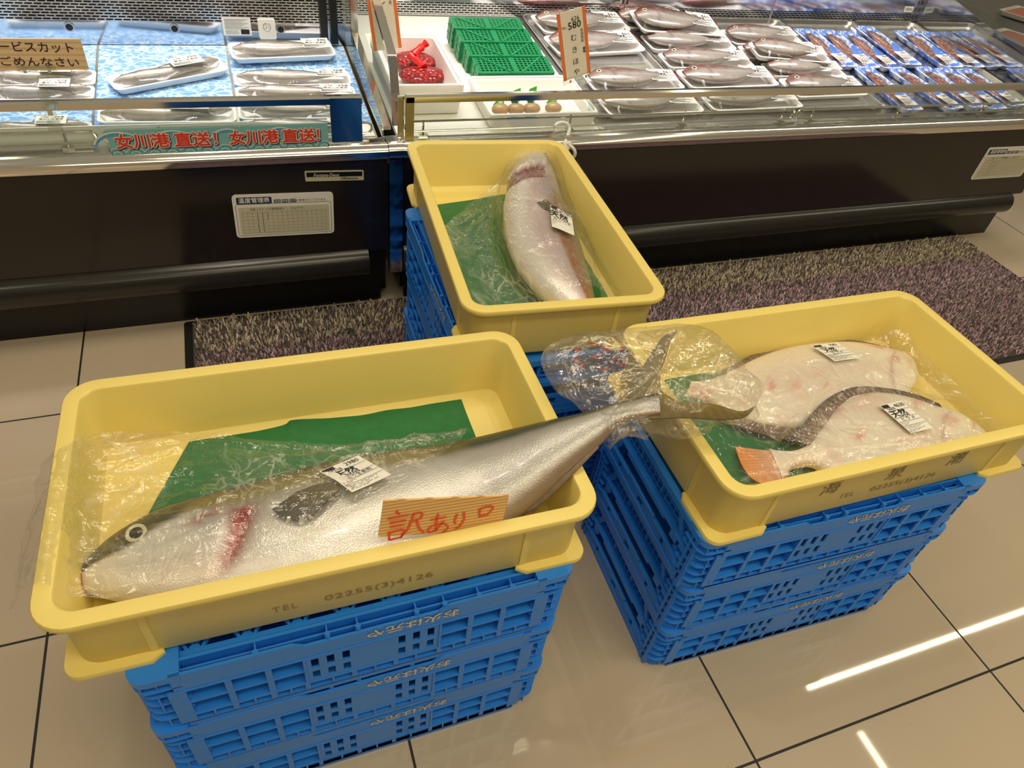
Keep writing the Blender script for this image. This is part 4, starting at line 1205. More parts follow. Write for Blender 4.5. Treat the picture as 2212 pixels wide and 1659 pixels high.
bagF = bag('plastic_bag', 'clear bag stretched over both flounders in the right tub', [
    [(1570, 785, .488), (1700, 752, .488), (1850, 738, .492), (1945, 712, .525), (1990, 760, .515)],
    [(1490, 850, .480), (1680, 830, .475), (1850, 810, .475), (1985, 820, .478), (2062, 826, .500)],
    [(1505, 930, .478), (1680, 910, .475), (1850, 900, .475), (2010, 895, .478), (2130, 892, .505)],
    [(1545, 1000, .476), (1690, 980, .475), (1850, 970, .475), (2015, 955, .480), (2170, 930, .505)],
    [(1592, 1058, .480), (1730, 1030, .478), (1870, 1012, .480), (2020, 982, .490), (2150, 950, .505)]], hF, 1, 90, 100, .0028, 55, 12)

# ---- bag tied round the tail of the yellowtail: an inflated closed pouch
def tail_bag():
    ol = [(1286, 930, .60), (1262, 896, .60), (1228, 862, .61), (1196, 838, .615), (1173, 800, .62), (1170, 768, .625), (1192, 742, .63), (1245, 727, .64), (1320, 717, .65), (1400, 712, .66), (1462, 705, .668), (1512, 708, .66), (1556, 730, .65), (1592, 770, .64), (1622, 808, .635),
          (1650, 832, .63), (1648, 850, .63), (1634, 876, .628), (1640, 902, .62), (1600, 916, .61), (1548, 912, .60), (1528, 938, .59), (1470, 948, .585), (1420, 936, .585), (1380, 930, .585), (1346, 944, .58), (1312, 956, .58)]
    O = np.array([list(zz(*p)) for p in ol]); O = np.concatenate([O, O[:1]])
    n = 110; O = catmull(O, n + 1)[:n]
    c = np.array(zz(1410, 838, .628)); m = 22
    rg = np.random.default_rng(3)
    mb = MB(); V = []
    for side in (1, -1):
        for k in range(m):
            t = 1 - k / m * 1.0
            for i in range(n):
                p = c * (1 - t) + O[i] * t
                h = .034 * (1 - t ** 3) ** .6
                p = p + np.array([0, 0, side * h * (1 if side > 0 else .75)])
                q = Vector(p)
                w = .006 * noise.noise(q * 22 + Vector((0, 0, side * 5))) + .0035 * noise.noise(q * 55)
                ang = 2 * PI * i / n
                w += .0022 * math.sin(ang * 17 + 3 * noise.noise(q * 8)) * t
                V.append(p + np.array([0, 0, w * (1 - .4 * t)]))
    mb.v = [list(p) for p in V]
    for side in range(2):
        b = side * m * n
        for k in range(m - 1):
            for i in range(n):
                j = (i + 1) % n; q = (b + k * n + i, b + k * n + j, b + (k + 1) * n + j, b + (k + 1) * n + i)
                mb.f.append(q if side == 0 else q[::-1])
        cc = len(mb.v); mb.v.append(list(np.mean(V[b + (m - 1) * n: b + m * n], 0)))
        for i in range(n):
            j = (i + 1) % n; q = (b + (m - 1) * n + i, b + (m - 1) * n + j, cc); mb.f.append(q if side == 0 else q[::-1])
    t = thing('tail_bag', 'clear puffy bag tied round the yellowtail tail, over the gap between tubs', 'plastic bag', zz(1400, 840, .60))
    mb.build('pouch', M['film_tail'], t, world=True, ang=70, fix=False)
    # gathered collar round the tail root
    mb = MB(); a = np.array(zz(1300, 925, zf + .150)); b = np.array(zz(1376, 894, zf + .166)); d = b - a
    rings = []
    side_ = np.cross(d / np.linalg.norm(d), [0, 0, 1.0])
    for k in range(9):
        u = k / 8; r = .034 - .012 * math.sin(u * PI) + .010 * u
        rings.append([a + d * u + (side_ * math.cos(x) * 1.05 + np.array([0, 0, 1]) * math.sin(x) * .62) * r * (1 + .10 * math.sin(x * 11 + k)) for x in [2 * PI * q / 40 for q in range(40)]])
    mb.loft(rings); mb.build('gathered_collar', M['film_tail'], t, world=True, ang=70, fix=False)
    # blood specks on the film
    mb = MB()
    for k in range(26):
        x = rg.uniform(1235, 1350); y = rg.uniform(735, 800) + (x - 1290) * -.05
        p = Vector(zz(x, y, .668)); r = rg.uniform(.0006, .0022); L_ = rg.uniform(1, 4)
        rot = rg.uniform(-.5, .5)
        mb.add([p + Vector((math.cos(q) * r * L_, math.sin(q) * r + math.cos(q) * r * L_ * rot, 0)) for q in np.linspace(0, 2 * PI, 8)[:-1]], [tuple(range(7))])
    mb.build('blood_specks', mat('blood_red', (.42, .035, .02), .3), t, world=True, smooth=False)['kind'] = 'stuff'
    return t
tail_bag()

# ---- printed price labels stuck on the bags
def price_label(parent, quad, z, lines, h=None):
    c = [zz(*p, z) for p in quad]
    o = (c[0] + c[1] + c[2] + c[3]) / 4; xd = ((c[1] - c[0]) + (c[2] - c[3])).normalized(); yr = ((c[0] - c[3]) + (c[1] - c[2])).normalized()
    w = ((c[1] - c[0]).length + (c[2] - c[3]).length) / 2; hh = ((c[0] - c[3]).length + (c[1] - c[2]).length) / 2
    def top(p): return max(z, (h(p.x, p.y, .012) + .0075) if h else z)
    # fit: lift the whole flexible label on the fish below
    n = 9
    mb = MB()
    G = [[o + xd * (w * (i / (n - 1) - .5)) + yr * (hh * (j / (n - 1) - .5)) for i in range(n)] for j in range(n)]
    Zs = np.array([[top(p) for p in r] for r in G])
    need = Zs.copy()
    for _ in range(14):
        Zp = np.pad(Zs, 1, mode='edge'); Zs = (Zp[:-2, 1:-1] + Zp[2:, 1:-1] + Zp[1:-1, :-2] + Zp[1:-1, 2:] + 2 * Zs) / 6
    Zs = Zs + .7 * (need - Zs).max()
    mb.v = [(p.x, p.y, Zs[j][i]) for j, r in enumerate(G) for i, p in enumerate(r)]
    mb.f = [(j * n + i, j * n + i + 1, (j + 1) * n + i + 1, (j + 1) * n + i) for j in range(n - 1) for i in range(n - 1)]
    pl = mb.build('price_label', M['paper'], parent, smooth=True, world=True, fix=False)
    t = MB()
    for s_, x, y, sz, kw in lines:
        add_text(t, s_, o + xd * (x * w) + yr * (y * hh), xd, yr, sz * hh, **kw)
    for k in range(15):   # bar code
        x = -.46 + k * .019; stroke(t, [(x * w, .47 * hh), (x * w, .36 * hh)], .0009 if k % 3 else .0016, o, xd, yr)
    for y in (.245, .0, -.135, -.27): stroke(t, [(-.48 * w, y * hh), (.48 * w, y * hh)], .0007, o, xd, yr)
    for y, f in ((-.185, .35), (-.225, .25), (-.31, .80), (-.35, .55), (-.40, .75), (-.44, .5)):
        for q in range(int(f * 26)):
            if (q * 7 + int(y * 100)) % 5: stroke(t, [((-.46 + q / 26) * w, y * hh), ((-.435 + q / 26) * w, y * hh)], .0010, o, xd, yr)
    def zat(p):
        d = p - o; i = np.clip((d.dot(xd) / w + .5) * (n - 1), 0, n - 1.001); j = np.clip((d.dot(yr) / hh + .5) * (n - 1), 0, n - 1.001)
        i0, j0 = int(i), int(j); a, b = i - i0, j - j0
        return Zs[j0][i0] * (1 - a) * (1 - b) + Zs[j0][i0 + 1] * a * (1 - b) + Zs[j0 + 1][i0] * (1 - a) * b + Zs[j0 + 1][i0 + 1] * a * b
    t.v = [(p[0], p[1], zat(Vector((p[0], p[1], o.z))) + .0007) for p in t.v]
    q = t.build('print', M['ink'], pl, smooth=False)
    if parent is not None and parent.type == 'EMPTY': q.matrix_parent_inverse = parent.matrix_basis.inverted()
    return pl
B_ = dict(bold=.02)
price_label(bagY, [(692, 1040), (775, 1003), (845, 1050), (762, 1090)], .548, [('3218', -.22, .31, .13, {}), ('2980', .22, .38, .17, {}), ('天然', -.12, .12, .26, B_), ('ぶり生食用', .05, -.068, .12, {})], hY)
price_label(bagJ, [(1187, 462), (1231, 473), (1241, 518), (1188, 503)], .556, [('6458', -.22, .31, .13, {}), ('5980', .22, .38, .17, {}), ('天然', -.12, .12, .26, B_), ('カンパチ', .0, -.068, .13, {})], hJ)
price_label(bagF, [(1749, 748), (1809, 744), (1854, 776), (1803, 787)], .500, [('8618', -.22, .31, .13, {}), ('7980', .22, .38, .17, {}), ('天然', -.12, .12, .26, B_), ('ヒラメ', .0, -.068, .13, dict(space=1.5))], hF)
price_label(bagF, [(1895, 879), (1945, 871), (2012, 926), (1966, 943)], .508, [('5000', -.22, .31, .13, {}), ('4630', .22, .38, .17, {}), ('天然', -.12, .12, .26, B_), ('ヒラメ', .0, -.068, .13, dict(space=1.5))], hF)

# ---- cedar sign standing inside the front wall of the left tub
def wood_sign():
    y = -.929
    a, b = on_y(829, 1082, y), on_y(1100, 1071, y)
    x0, x1, z1 = a.x, b.x, (a.z + b.z) / 2
    z0 = CZ + .088
    t = thing('wood_sign', 'cedar card with red brush writing, propped inside the front left tub', 'sign', ((x0 + x1) / 2, y, z0))
    a = on_y(829, 1082, -.917); b = on_y(1100, 1071, -.931); xd = (b - a).normalized()
    yd = -(on_y(828, 1182, -.931) - a); yd = (yd - xd * yd.dot(xd)).normalized()
    W2 = (b - a).length; Hs = .060; c0 = (a + b) / 2 - yd * (Hs / 2)
    mb = MB(); rplate(mb, c0 - xd.cross(yd) * .003, xd, yd, W2, Hs, .0008, .003, n=2); mb.build('board', M['wood'], t, world=True, smooth=False)
    mb = MB(); o = Vector(a)
    sx = W2 / 270.0; sy = sx * 1.12
    def S_(pts, w=9): stroke(mb, [((px - 829) * sx, -(py + 2 - 1082 + (px - 829) * .04) * sy * 1.0) for px, py in pts], w * sx, o, xd, yd, off=.0010)
    # hen left part of the first character
    for p in ([(857, 1104), (866, 1112)], [(842, 1122), (886, 1113)], [(848, 1133), (882, 1126)], [(850, 1143), (880, 1137)], [(850, 1154), (852, 1176)], [(852, 1157), (880, 1150), (876, 1172)], [(852, 1176), (880, 1168)],
              [(893, 1112), (908, 1108), (914, 1113), (912, 1124)], [(894, 1112), (894, 1128)], [(896, 1128), (913, 1122)], [(893, 1128), (888, 1150), (874, 1172)], [(904, 1126), (912, 1146), (926, 1160)]): S_(p, 6.5)
    for p in ([(934, 1127), (968, 1120)], [(948, 1112), (948, 1140), (952, 1156)], [(964, 1130), (950, 1152), (936, 1158), (934, 1148), (950, 1138), (968, 1138), (976, 1148), (966, 1160)]): S_(p, 6)
    for p in ([(990, 1113), (988, 1132), (992, 1138)], [(1004, 1108), (1008, 1128), (1000, 1146), (992, 1150)]): S_(p, 6)
    for p in ([(1038, 1100), (1042, 1122)], [(1038, 1102), (1056, 1094), (1068, 1098), (1060, 1116)], [(1042, 1120), (1062, 1115)]): S_(p, 6)
    mb.build('brush_writing', M['red_ink'], t, world=True, smooth=False)
wood_sign()

# ================================================================== GOODS IN THE CASES
def blue_foam():
    m, nt, b, out = nmat('blue_mottled_foam')
    tc = N(nt, 'ShaderNodeTexCoord'); n_ = N(nt, 'ShaderNodeTexNoise'); n_.inputs['Scale'].default_value = 26; n_.inputs['Detail'].default_value = 7; n_.inputs['Roughness'].default_value = .7
    nt.links.new(tc.outputs['Object'], n_.inputs['Vector'])
    r = N(nt, 'ShaderNodeValToRGB'); e = r.color_ramp.elements; e[0].position = .46; e[0].color = (.80, .84, .90, 1); e[1].position = .53; e[1].color = (.10, .24, .72, 1)
    nt.links.new(n_.outputs['Fac'], r.inputs[0]); nt.links.new(r.outputs[0], b.inputs['Base Color']); b.inputs['Roughness'].default_value = .35
    return m
M['bluefoam'] = blue_foam()

def foam_tray(name, L, Wd, h, mt, parent, r=.02):
    mb = MB()
    rr_loft(mb, L, Wd, [(.016, 0, r * .7), (.013, .0015, r * .8), (.0035, h - .003, r), (.0, h - .002, r), (.0, h, r), (.002, h + .0008, r), (.0065, h, r * .8), (.016, .005, r * .6), (.021, .0035, r * .5)], n=4, cap0=True, cap1=True)
    return mb.build(name, mt, parent, ang=45)

def small_fish(kind, L, hgt, thick, flip=1, off=(0, 0), seed=0):
    """fish lying on its side along x, head at -x (flip=1)"""
    nr, ns = 40, 20
    if kind == 'bream':
        prof = [(0, .14, .14), (.035, .50, .38), (.10, .80, .58), (.20, .98, .78), (.32, 1.0, .86), (.5, .86, .78), (.65, .58, .52), (.78, .30, .28), (.86, .18, .17), (.90, .20, .20), (.95, .48, .46), (1.0, .66, .62)]
    else:
        prof = [(0, .08, .10), (.06, .38, .36), (.14, .66, .62), (.25, .92, .9), (.4, 1.0, 1.0), (.58, .86, .84), (.74, .52, .5), (.85, .24, .24), (.90, .20, .2), (.95, .40, .4), (1.0, .62, .6)]
    pr = np.array(prof); x = np.linspace(0, 1, nr)
    d = np.interp(x, pr[:, 0], pr[:, 1]); v = np.interp(x, pr[:, 0], pr[:, 2])
    k = np.ones(5) / 5; d = np.convolve(np.pad(d, 2, mode='edge'), k, 'valid'); v = np.convolve(np.pad(v, 2, mode='edge'), k, 'valid')
    th = thick * np.clip(np.interp(x, [0, .1, .3, .6, .85, .9, 1], [.15, .7, 1, .75, .25, .08, .05]), .04, 1)
    rings = []; U = []; V = []; T = []
    for i in range(nr):
        bend = -.10 * hgt * math.sin(x[i] * PI)
        ring = []
        for j in range(ns):
            a = 2 * PI * j / ns; ca, sa = math.cos(a), math.sin(a)
            yy = (d[i] if ca > 0 else v[i]) * hgt / 2 * ca + bend
            ring.append(((x[i] - .5) * L * flip + off[0], yy * (1) + off[1], .004 + thick * .5 + th[i] * .5 * sa + thick * .12))
            U.append(x[i]); V.append(ca); T.append(sa)
        rings.append(ring)
    mb = MB(); mb.loft(rings, cap0=True, cap1=True)
    U, V, T = np.array(U), np.array(V), np.array(T); P = np.array(mb.v); n1 = nz(P, 60, seed); n2 = nz(P, 220, seed + 3)
    if kind == 'bream':
        c = lerp3((.74, .68, .62), (.50, .15, .12), sstep(-.15, .60, V + .5 * n1)); c = lerp3(c, (.40, .30, .27), sstep(.15, .5, U) * sstep(-.3, .3, V + .3 * n1) * .5); c = lerp3(c, (.40, .10, .08), (1 - sstep(.08, .28, U)) * sstep(-.35, .5, V + .2 * n1) * .9)
        c = lerp3(c, (.42, .06, .05), sstep(.9, .97, U) * .9); c = lerp3(c, (.50, .12, .08), np.exp(-((V - .45) / .12) ** 2) * sstep(.25, .4, U) * (1 - sstep(.55, .75, U)) * .7)
    else:
        c = lerp3((.72, .68, .62), (.42, .37, .32), sstep(-.35, .1, V + .3 * n1)); c = lerp3(c, (.17, .13, .095), sstep(.1, .6, V + .4 * n1 + .2 * n2)); c = lerp3(c, (.30, .27, .24), (1 - sstep(.12, .24, U)) * sstep(-.6, .3, V) * .7)
        c = lerp3(c, (.24, .21, .18), sstep(.9, .97, U) * .8)
    c = lerp3(c, (.16, .10, .09), np.exp(-((U - (.24 - .05 * V ** 2)) / .008) ** 2) * .6)
    c = c * (.46 if kind == 'bream' else .52) * (1 + .22 * n2)[:, None]
    return mb, np.clip(c, 0, 1)

def build_fish(name, parent, kind, L, hgt, thick, flip=1, off=(0, 0), seed=0):
    mb, c = small_fish(kind, L, hgt, thick, flip, off, seed)
    o = mb.build(name, M['small_fish'], parent, cols=c, ang=60)
    e = MB(); disc(e, (off[0] - flip * L * .40, off[1] + hgt * .04 * flip, .004 + thick * .965), (-.3 * flip, 0, 1), hgt * .075, .0016, 12, hgt * .045); eo = e.build('eye', M['eye_ring'], o)
    e = MB(); disc(e, (off[0] - flip * L * .40, off[1] + hgt * .04 * flip, .004 + thick * .965), (-.3 * flip, 0, 1), hgt * .05, .0016, 10); e.build('pupil', M['eye'], o)
    return o

def wrap_film(parent, L, Wd, h, bumps):
    n, m = 22, 12
    mb = MB()
    for i in range(n):
        for j in range(m):
            u, v = i / (n - 1) * 2 - 1, j / (m - 1) * 2 - 1
            x, y = u * L / 2 * .99, v * Wd / 2 * .98
            z = h + .0016
            for bx, by, sx, sy, hh in bumps:
                z += hh * math.exp(-((x - bx) / sx) ** 2 - ((y - by) / sy) ** 2) * (1 - u ** 6) * (1 - v ** 6)
            mb.v.append((x, y, z + .0012 * noise.noise(Vector((x * 40, y * 40, L)))))
    mb.f = [(i * m + j, (i + 1) * m + j, (i + 1) * m + j + 1, i * m + j + 1) for i in range(n - 1) for j in range(m - 1)]
    return mb.build('cling_film', M['wrap'], parent, ang=60, fix=False)

_lab = {}
def tray_label(parent, x, y, z, w, h, nums, kind, rot=0):
    key = (round(w, 3), round(h, 3), nums, kind, rot)
    if key not in _lab:
        mb = MB(); mb.quad((-w / 2, -h / 2, 0), (w / 2, -h / 2, 0), (w / 2, h / 2, 0), (-w / 2, h / 2, 0))
        t = MB(); O = Vector((0, 0, 0)); X, Y = (1, 0, 0), (0, 1, 0)
        if kind == 'code':
            for k in range(16): stroke(t, [((-.42 + k * .056) * w, .15 * h), ((-.42 + k * .056) * w, -.22 * h)], w * (.018 if k % 3 else .034), O, X, Y)
            add_text(t, nums[1], O + Vector((.2 * w, .33 * h, 0)), X, Y, h * .26)
        else:
            for k in range(12): stroke(t, [((-.46 + k * .024) * w, .48 * h), ((-.46 + k * .024) * w, .37 * h)], w * .010, O, X, Y)
            add_text(t, nums[0], O + Vector((-.22 * w, .20 * h, 0)), X, Y, h * .20)
            add_text(t, nums[1], O + Vector((.24 * w, .22 * h, 0)), X, Y, h * .28)
            add_text(t, {'bream': '天然', 'silver': '煮出し生食用'}[kind], O + Vector((-.1 * w if kind == 'bream' else 0, -.04 * h, 0)), X, Y, h * (.30 if kind == 'bream' else .165), bold=.015)
            for k in range(5 if kind == 'bream' else 0): stroke(t, [((.16 + k * .06) * w, .04 * h), ((.19 + k * .06) * w, -.10 * h)], w * .02, O, X, Y)
        for yy, f in ((-.24, .8), (-.33, .55), (-.42, .7)): stroke(t, [(-.46 * w, yy * h), ((-.46 + f) * w, yy * h)], h * .035, O, X, Y)
        a = mb.build('price_label', M['paper'], parent, smooth=False, fix=False); b = t.build('print', M['ink'], a, smooth=False)
        b.location = (0, 0, .0004); _lab[key] = (a, b)
    else:
        a0, b0 = _lab[key]; a = a0.copy(); COL.objects.link(a); a.parent = parent; b = b0.copy(); COL.objects.link(b); b.parent = a
    a.location = (x, y, z); a.rotation_euler = (0, 0, rot)
    return a

L0, W0, H0 = .33, .12, .020
def proto(kind):
    t = thing('packed_fish_tray', 'x', 'packed fish')
    if kind == 'squid':
        foam_tray('foam_tray', .32, .094, .022, M['bluefoam'], t, .012)
        for k, (dx, dy) in enumerate(((-.02, .006), (.02, -.024))):
            mb = MB(); xs = np.linspace(0, 1, 26); rings = []
            for i, x in enumerate(xs):
                r = (.024, .012)[k] * np.interp(x, [0, .10, .3, .6, .72, .8, 1], [.10, .62, .95, .85, .6, .5, .2])
                rings.append([((x - .55) * (.22, .17)[k] + dx, dy + .006 * math.sin(x * 5 + k) + r * math.cos(a), .014 + r * .48 * math.sin(a) + .005 * k) for a in np.linspace(0, 2 * PI, 15)[:-1]])
            mb.loft(rings, cap0=True, cap1=True); P = np.array(mb.v); n1 = nz(P, 90, k); n2 = nz(P, 260, k + 4)
            c = lerp3((.20, .085, .065), (.46, .34, .29), np.clip(.30 + 1.3 * n1 + .5 * n2, 0, 1)); c = lerp3(c, (.09, .04, .035), np.clip(n2 * 1.6, 0, .8)); c = lerp3(c, (.38, .10, .05), .6 * k)
            mb.build('squid', M['small_fish'], t, cols=c, ang=60)
        mb = MB()
        for q in range(7): mb.tube([(.055 + .004 * q, -.010 + .003 * q, .014), (.085, -.016 + .005 * q, .018), (.115, -.018 + .006 * q, .012 + .002 * (q % 3))], [.0035, .003, .0012], 6)
        mb.build('tentacles', mat('squid_tentacle', (.34, .15, .11), .25, var=.3, vscale=80), t)
        wrap_film(t, .32, .094, .022, [(0, 0, .10, .030, .010)])
    elif kind == 'bream':
        foam_tray('foam_tray', L0, W0, H0, M['foamtray'], t)
        build_fish('sea_bream', t, 'bream', .318, .112, .050, 1, (-.004, .006), 5)
        wrap_film(t, L0, W0, H0, [(-.06, .004, .11, .050, .042)])
    elif kind == 'silver':
        foam_tray('foam_tray', L0, W0, H0, M['foamtray'], t)
        build_fish('greenling', t, 'silver', .305, .070, .038, 1, (-.004, 0), 9)
        wrap_film(t, L0, W0, H0, [(-.05, 0, .12, .040, .026)])
    else:
        foam_tray('foam_tray', L0, W0, H0, M['foamtray'], t)
        build_fish('greenling', t, 'silver', .270, .056, .036, 1, (-.022, -.010), 13); build_fish('greenling', t, 'silver', .250, .054, .034, -1, (.030, .018), 17)
        wrap_film(t, L0, W0, H0, [(-.03, 0, .13, .040, .025)])
    return t
PRO = {}
def place_tray(kind, quad, label, nums, lift=0.0, group=None, lab=True, roll=0):
    h = .022 + lift
    c = [on_deck(x, y, h) for x, y in quad]
    if kind == 'squid':
        far = (c[0] + c[1]) / 2; near = (c[2] + c[3]) / 2
        xd = (near - far).normalized(); L = (near - far).length; w = ((c[0] - c[1]).length + (c[2] - c[3]).length) / 2
        l0, w0 = .32, .094
    else:
        xd = ((c[1] - c[0]) + (c[2] - c[3])).normalized(); L = ((c[1] - c[0]).length + (c[2] - c[3]).length) / 2; w = ((c[0] - c[3]).length + (c[1] - c[2]).length) / 2
        l0, w0 = L0, W0
    o = (c[0] + c[1] + c[2] + c[3]) / 4
    nrm = Vector((0, -DKS, 1)).normalized()
    if roll: xd = (xd + nrm * roll).normalized()
    yd = nrm.cross(xd).normalized(); zd = xd.cross(yd)
    o = o - zd * .021
    Mx = Matrix((xd * (L / l0), yd * (w / w0), zd)).transposed().to_4x4(); Mx.translation = o
    if kind not in PRO:
        PRO[kind] = proto(kind); t = PRO[kind]; t.matrix_basis = Mx; t['label'] = label
        if group: t['group'] = group
        PRO[kind + '_k'] = list(t.children)
    else:
        r = PRO[kind]; t = r.copy(); COL.objects.link(t); t.matrix_basis = Mx; t['label'] = label
        for ch in PRO[kind + '_k']:
            d = ch.copy(); COL.objects.link(d); d.parent = t
            for g in list(ch.children):
                e = g.copy(); COL.objects.link(e); e.parent = d
    if lab:
        if kind == 'squid': tray_label(t, .105, 0, .0285, .050, .070, nums, 'code', rot=PI / 2)
        elif kind == 'bream': tray_label(t, .092, -.006, .043, .092, .078, nums, 'bream', rot=-.15)
        elif kind == 'silver': tray_label(t, .108, .0, .036, .088, .070, nums, 'silver', rot=-.05)
        else: tray_label(t, .055, .002, .046, .092, .072, nums, 'silver')
    return t
GL = 'wrapped silver fish in the left case'
for kind, q, lab, nums, lift, roll in (
    ('pair', [(221, 161), (467, 124), (498, 146), (254, 198)], 'tilted foam tray of two silver fish alone on the middle blue sheet', ('270', '250'), .004, 0),
    ('silver', [(488, 92), (709, 84), (729, 119), (505, 127)], 'foam tray of one silver fish, rearmost of the right column in the left case', ('421', '390'), .01, 0),
    ('silver', [(505, 154), (752, 151), (760, 182), (505, 184)], 'foam tray of silver fish, second from the back in the left case right column', ('290', '268'), 0, 0),
    ('silver', [(508, 187), (764, 184), (772, 216), (510, 218)], 'foam tray of silver fish, third from the back in the left case right column', ('278', '258'), 0, 0),
    ('silver', [(512, 223), (775, 221), (782, 254), (516, 256)], 'foam tray of silver fish, just behind the guard bar by the divider', ('278', '258'), 0, 0),
    ('pair', [(210, 228), (509, 227), (511, 262), (211, 263)], 'foam tray of two silver fish under the guard bar, price 244', ('263', '244'), 0, 0),
    ('pair', [(-40, 152), (206, 150), (207, 182), (-42, 183)], 'foam tray of two silver fish behind the wood card, price 274', ('295', '274'), 0, 0),
    ('pair', [(-40, 186), (203, 184), (204, 214), (-42, 215)], 'foam tray of two silver fish behind the wood card, price 273', ('294', '273'), 0, 0),
    ('pair', [(-45, 265), (196, 262), (198, 294), (-48, 297)], 'foam tray of silver fish at front left, low behind the front glass', ('290', '268'), 0, 0),
    ('silver', [(519, 259), (783, 257), (788, 290), (522, 292)], 'foam tray of silver fish, frontmost behind the blue banner', ('278', '258'), 0, 0)):
    place_tray(kind, q, lab, nums, lift, GL, roll=roll)
GB = 'wrapped sea bream in the right case'
for q, lab, lift, roll in (
    ([(1149, 32), (1334, 28), (1360, 66), (1171, 70)], 'sea bream tray at the back of the leftmost steel pan, behind the tall price card', .004, 0),
    ([(1176, 76), (1362, 70), (1393, 108), (1203, 119)], 'sea bream tray second from the back in the leftmost steel pan', .006, 0),
    ([(1262, 158), (1454, 154), (1478, 190), (1280, 197)], 'large sea bream tray just right of the foam box, third in its pan', .004, 0),
    ([(1292, 204), (1488, 197), (1522, 240), (1310, 250)], 'large sea bream tray frontmost in the leftmost steel pan, below the guard bar', .004, 0),
    ([(1326, 24), (1460, 20), (1490, 52), (1352, 62)], 'sea bream tray mostly hidden under the tilted rear tray', .0, 0),
    ([(1364, 19), (1533, 35), (1559, 74), (1381, 68)], 'tilted sea bream tray on top, at the back of the second steel pan', .040, 0),
    ([(1383, 72), (1565, 78), (1591, 104), (1409, 110)], 'sea bream tray second from the back in the second steel pan', .004, 0),
    ([(1416, 112), (1605, 115), (1630, 142), (1450, 148)], 'sea bream tray third from the back in the second steel pan', .004, 0),
    ([(1458, 149), (1652, 146), (1680, 182), (1495, 192)], 'sea bream tray just behind the guard bar in the second steel pan', .004, 0),
    ([(1508, 201), (1705, 197), (1736, 229), (1545, 240)], 'sea bream tray frontmost in the second steel pan, below the guard bar', .004, 0),
    ([(1558, 64), (1702, 61), (1732, 91), (1582, 95)], 'sea bream tray at the back of the third steel pan', .004, 0),
    ([(1592, 98), (1748, 96), (1780, 122), (1620, 126)], 'sea bream tray beneath the tilted one in the third steel pan', .0, 0),
    ([(1608, 90), (1768, 105), (1803, 136), (1645, 122)], 'tilted sea bream tray lying on others in the third steel pan', .042, 0),
    ([(1643, 134), (1800, 138), (1832, 163), (1668, 166)], 'sea bream tray third from the back in the third steel pan', .004, 0),
    ([(1685, 169), (1838, 166), (1873, 203), (1716, 210)], 'sea bream tray frontmost in the third steel pan, crossing the guard bar', .004, 0)):
    place_tray('bream', q, lab, ('498', '461'), lift, GB, roll=roll)
GS = 'wrapped squid on blue trays'
orders = ('leftmost', 'second from left', 'third from left', 'fourth from left', 'fifth from left', 'rightmost')
for k, q in enumerate(([(1713, 62), (1752, 62), (1852, 141), (1813, 147)], [(1754, 63), (1801, 65), (1899, 143), (1862, 149)], [(1807, 67), (1843, 68), (1950, 144), (1911, 151)], [(1845, 54), (1884, 59), (1990, 136), (1953, 144)], [(1927, 66), (1972, 66), (2080, 144), (2043, 147)], [(1980, 68), (2026, 69), (2124, 142), (2088, 147)])):
    place_tray('squid', q, 'blue patterned tray of squid in the back row, %s of six' % orders[k], ('', '380'), .018 if k == 3 else .004, GS)
orders = ('leftmost', 'second from left', 'middle', 'second from right', 'rightmost')
for k, q in enumerate(([(1841, 144), (1882, 144), (1993, 234), (1957, 241)], [(1913, 145), (1951, 147), (2084, 232), (2051, 238)], [(1970, 141), (2009, 147), (2130, 229), (2098, 235)], [(2012, 147), (2054, 147), (2175, 234), (2142, 237)], [(2057, 148), (2096, 149), (2214, 225), (2186, 232)])):
    place_tray('squid', q, 'blue patterned tray of squid in the front row, %s of five' % orders[k], ('', '380'), .010 if k == 2 else .004, GS)

# ---- steel pans under the trays
def pan(x0, x1, y0, y1, label):
    t = thing('steel_pan', label, 'pan', ((x0 + x1) / 2, (y0 + y1) / 2, deck_z((y0 + y1) / 2)), group='steel pans in the right case')
    mb = MB(); L, Wd = x1 - x0, (y1 - y0) * math.sqrt(1 + DKS ** 2)
    rr_loft(mb, L, Wd, [(.012, .0012, .02), (.006, .0152, .025), (.0, .0165, .03), (.0, .0185, .03), (.008, .0172, .025), (.014, .004, .02), (.02, .003, .015)], n=5, cap1=True, cap0=True)
    for k in range(-6, 7): mb.bar((L * .4 * -1, k * Wd / 14, .0032), (L * .4, k * Wd / 14, .0032), .004, .002)
    mb.xf(Matrix.Rotation(math.atan(DKS), 4, 'X'))
    mb.build('pan', M['steel'], t, ang=35)
for k, (x0, x1) in enumerate(((1.508, 1.895), (1.90, 2.285), (2.29, 2.66), (2.665, 3.05), (3.055, 3.405))):
    pan(x0, x1, .445, 1.155, ('leftmost shallow steel pan, holding four big sea bream trays', 'second shallow steel pan from the left, full of sea bream', 'third shallow steel pan, its empty front below the guard bar', 'shallow steel pan holding the left half of the squid trays', 'rightmost shallow steel pan, holding the right half of the squid trays')[k])

mb = MB(); x_profile(mb, [(.374, deck_z(.374) + .0004), (.374, deck_z(.374) + .002), (1.15, deck_z(1.15) + .002), (1.15, deck_z(1.15) + .0004)], .886, 1.50); BR('deck_panel', 'whiteplastic', mb, smooth=False)

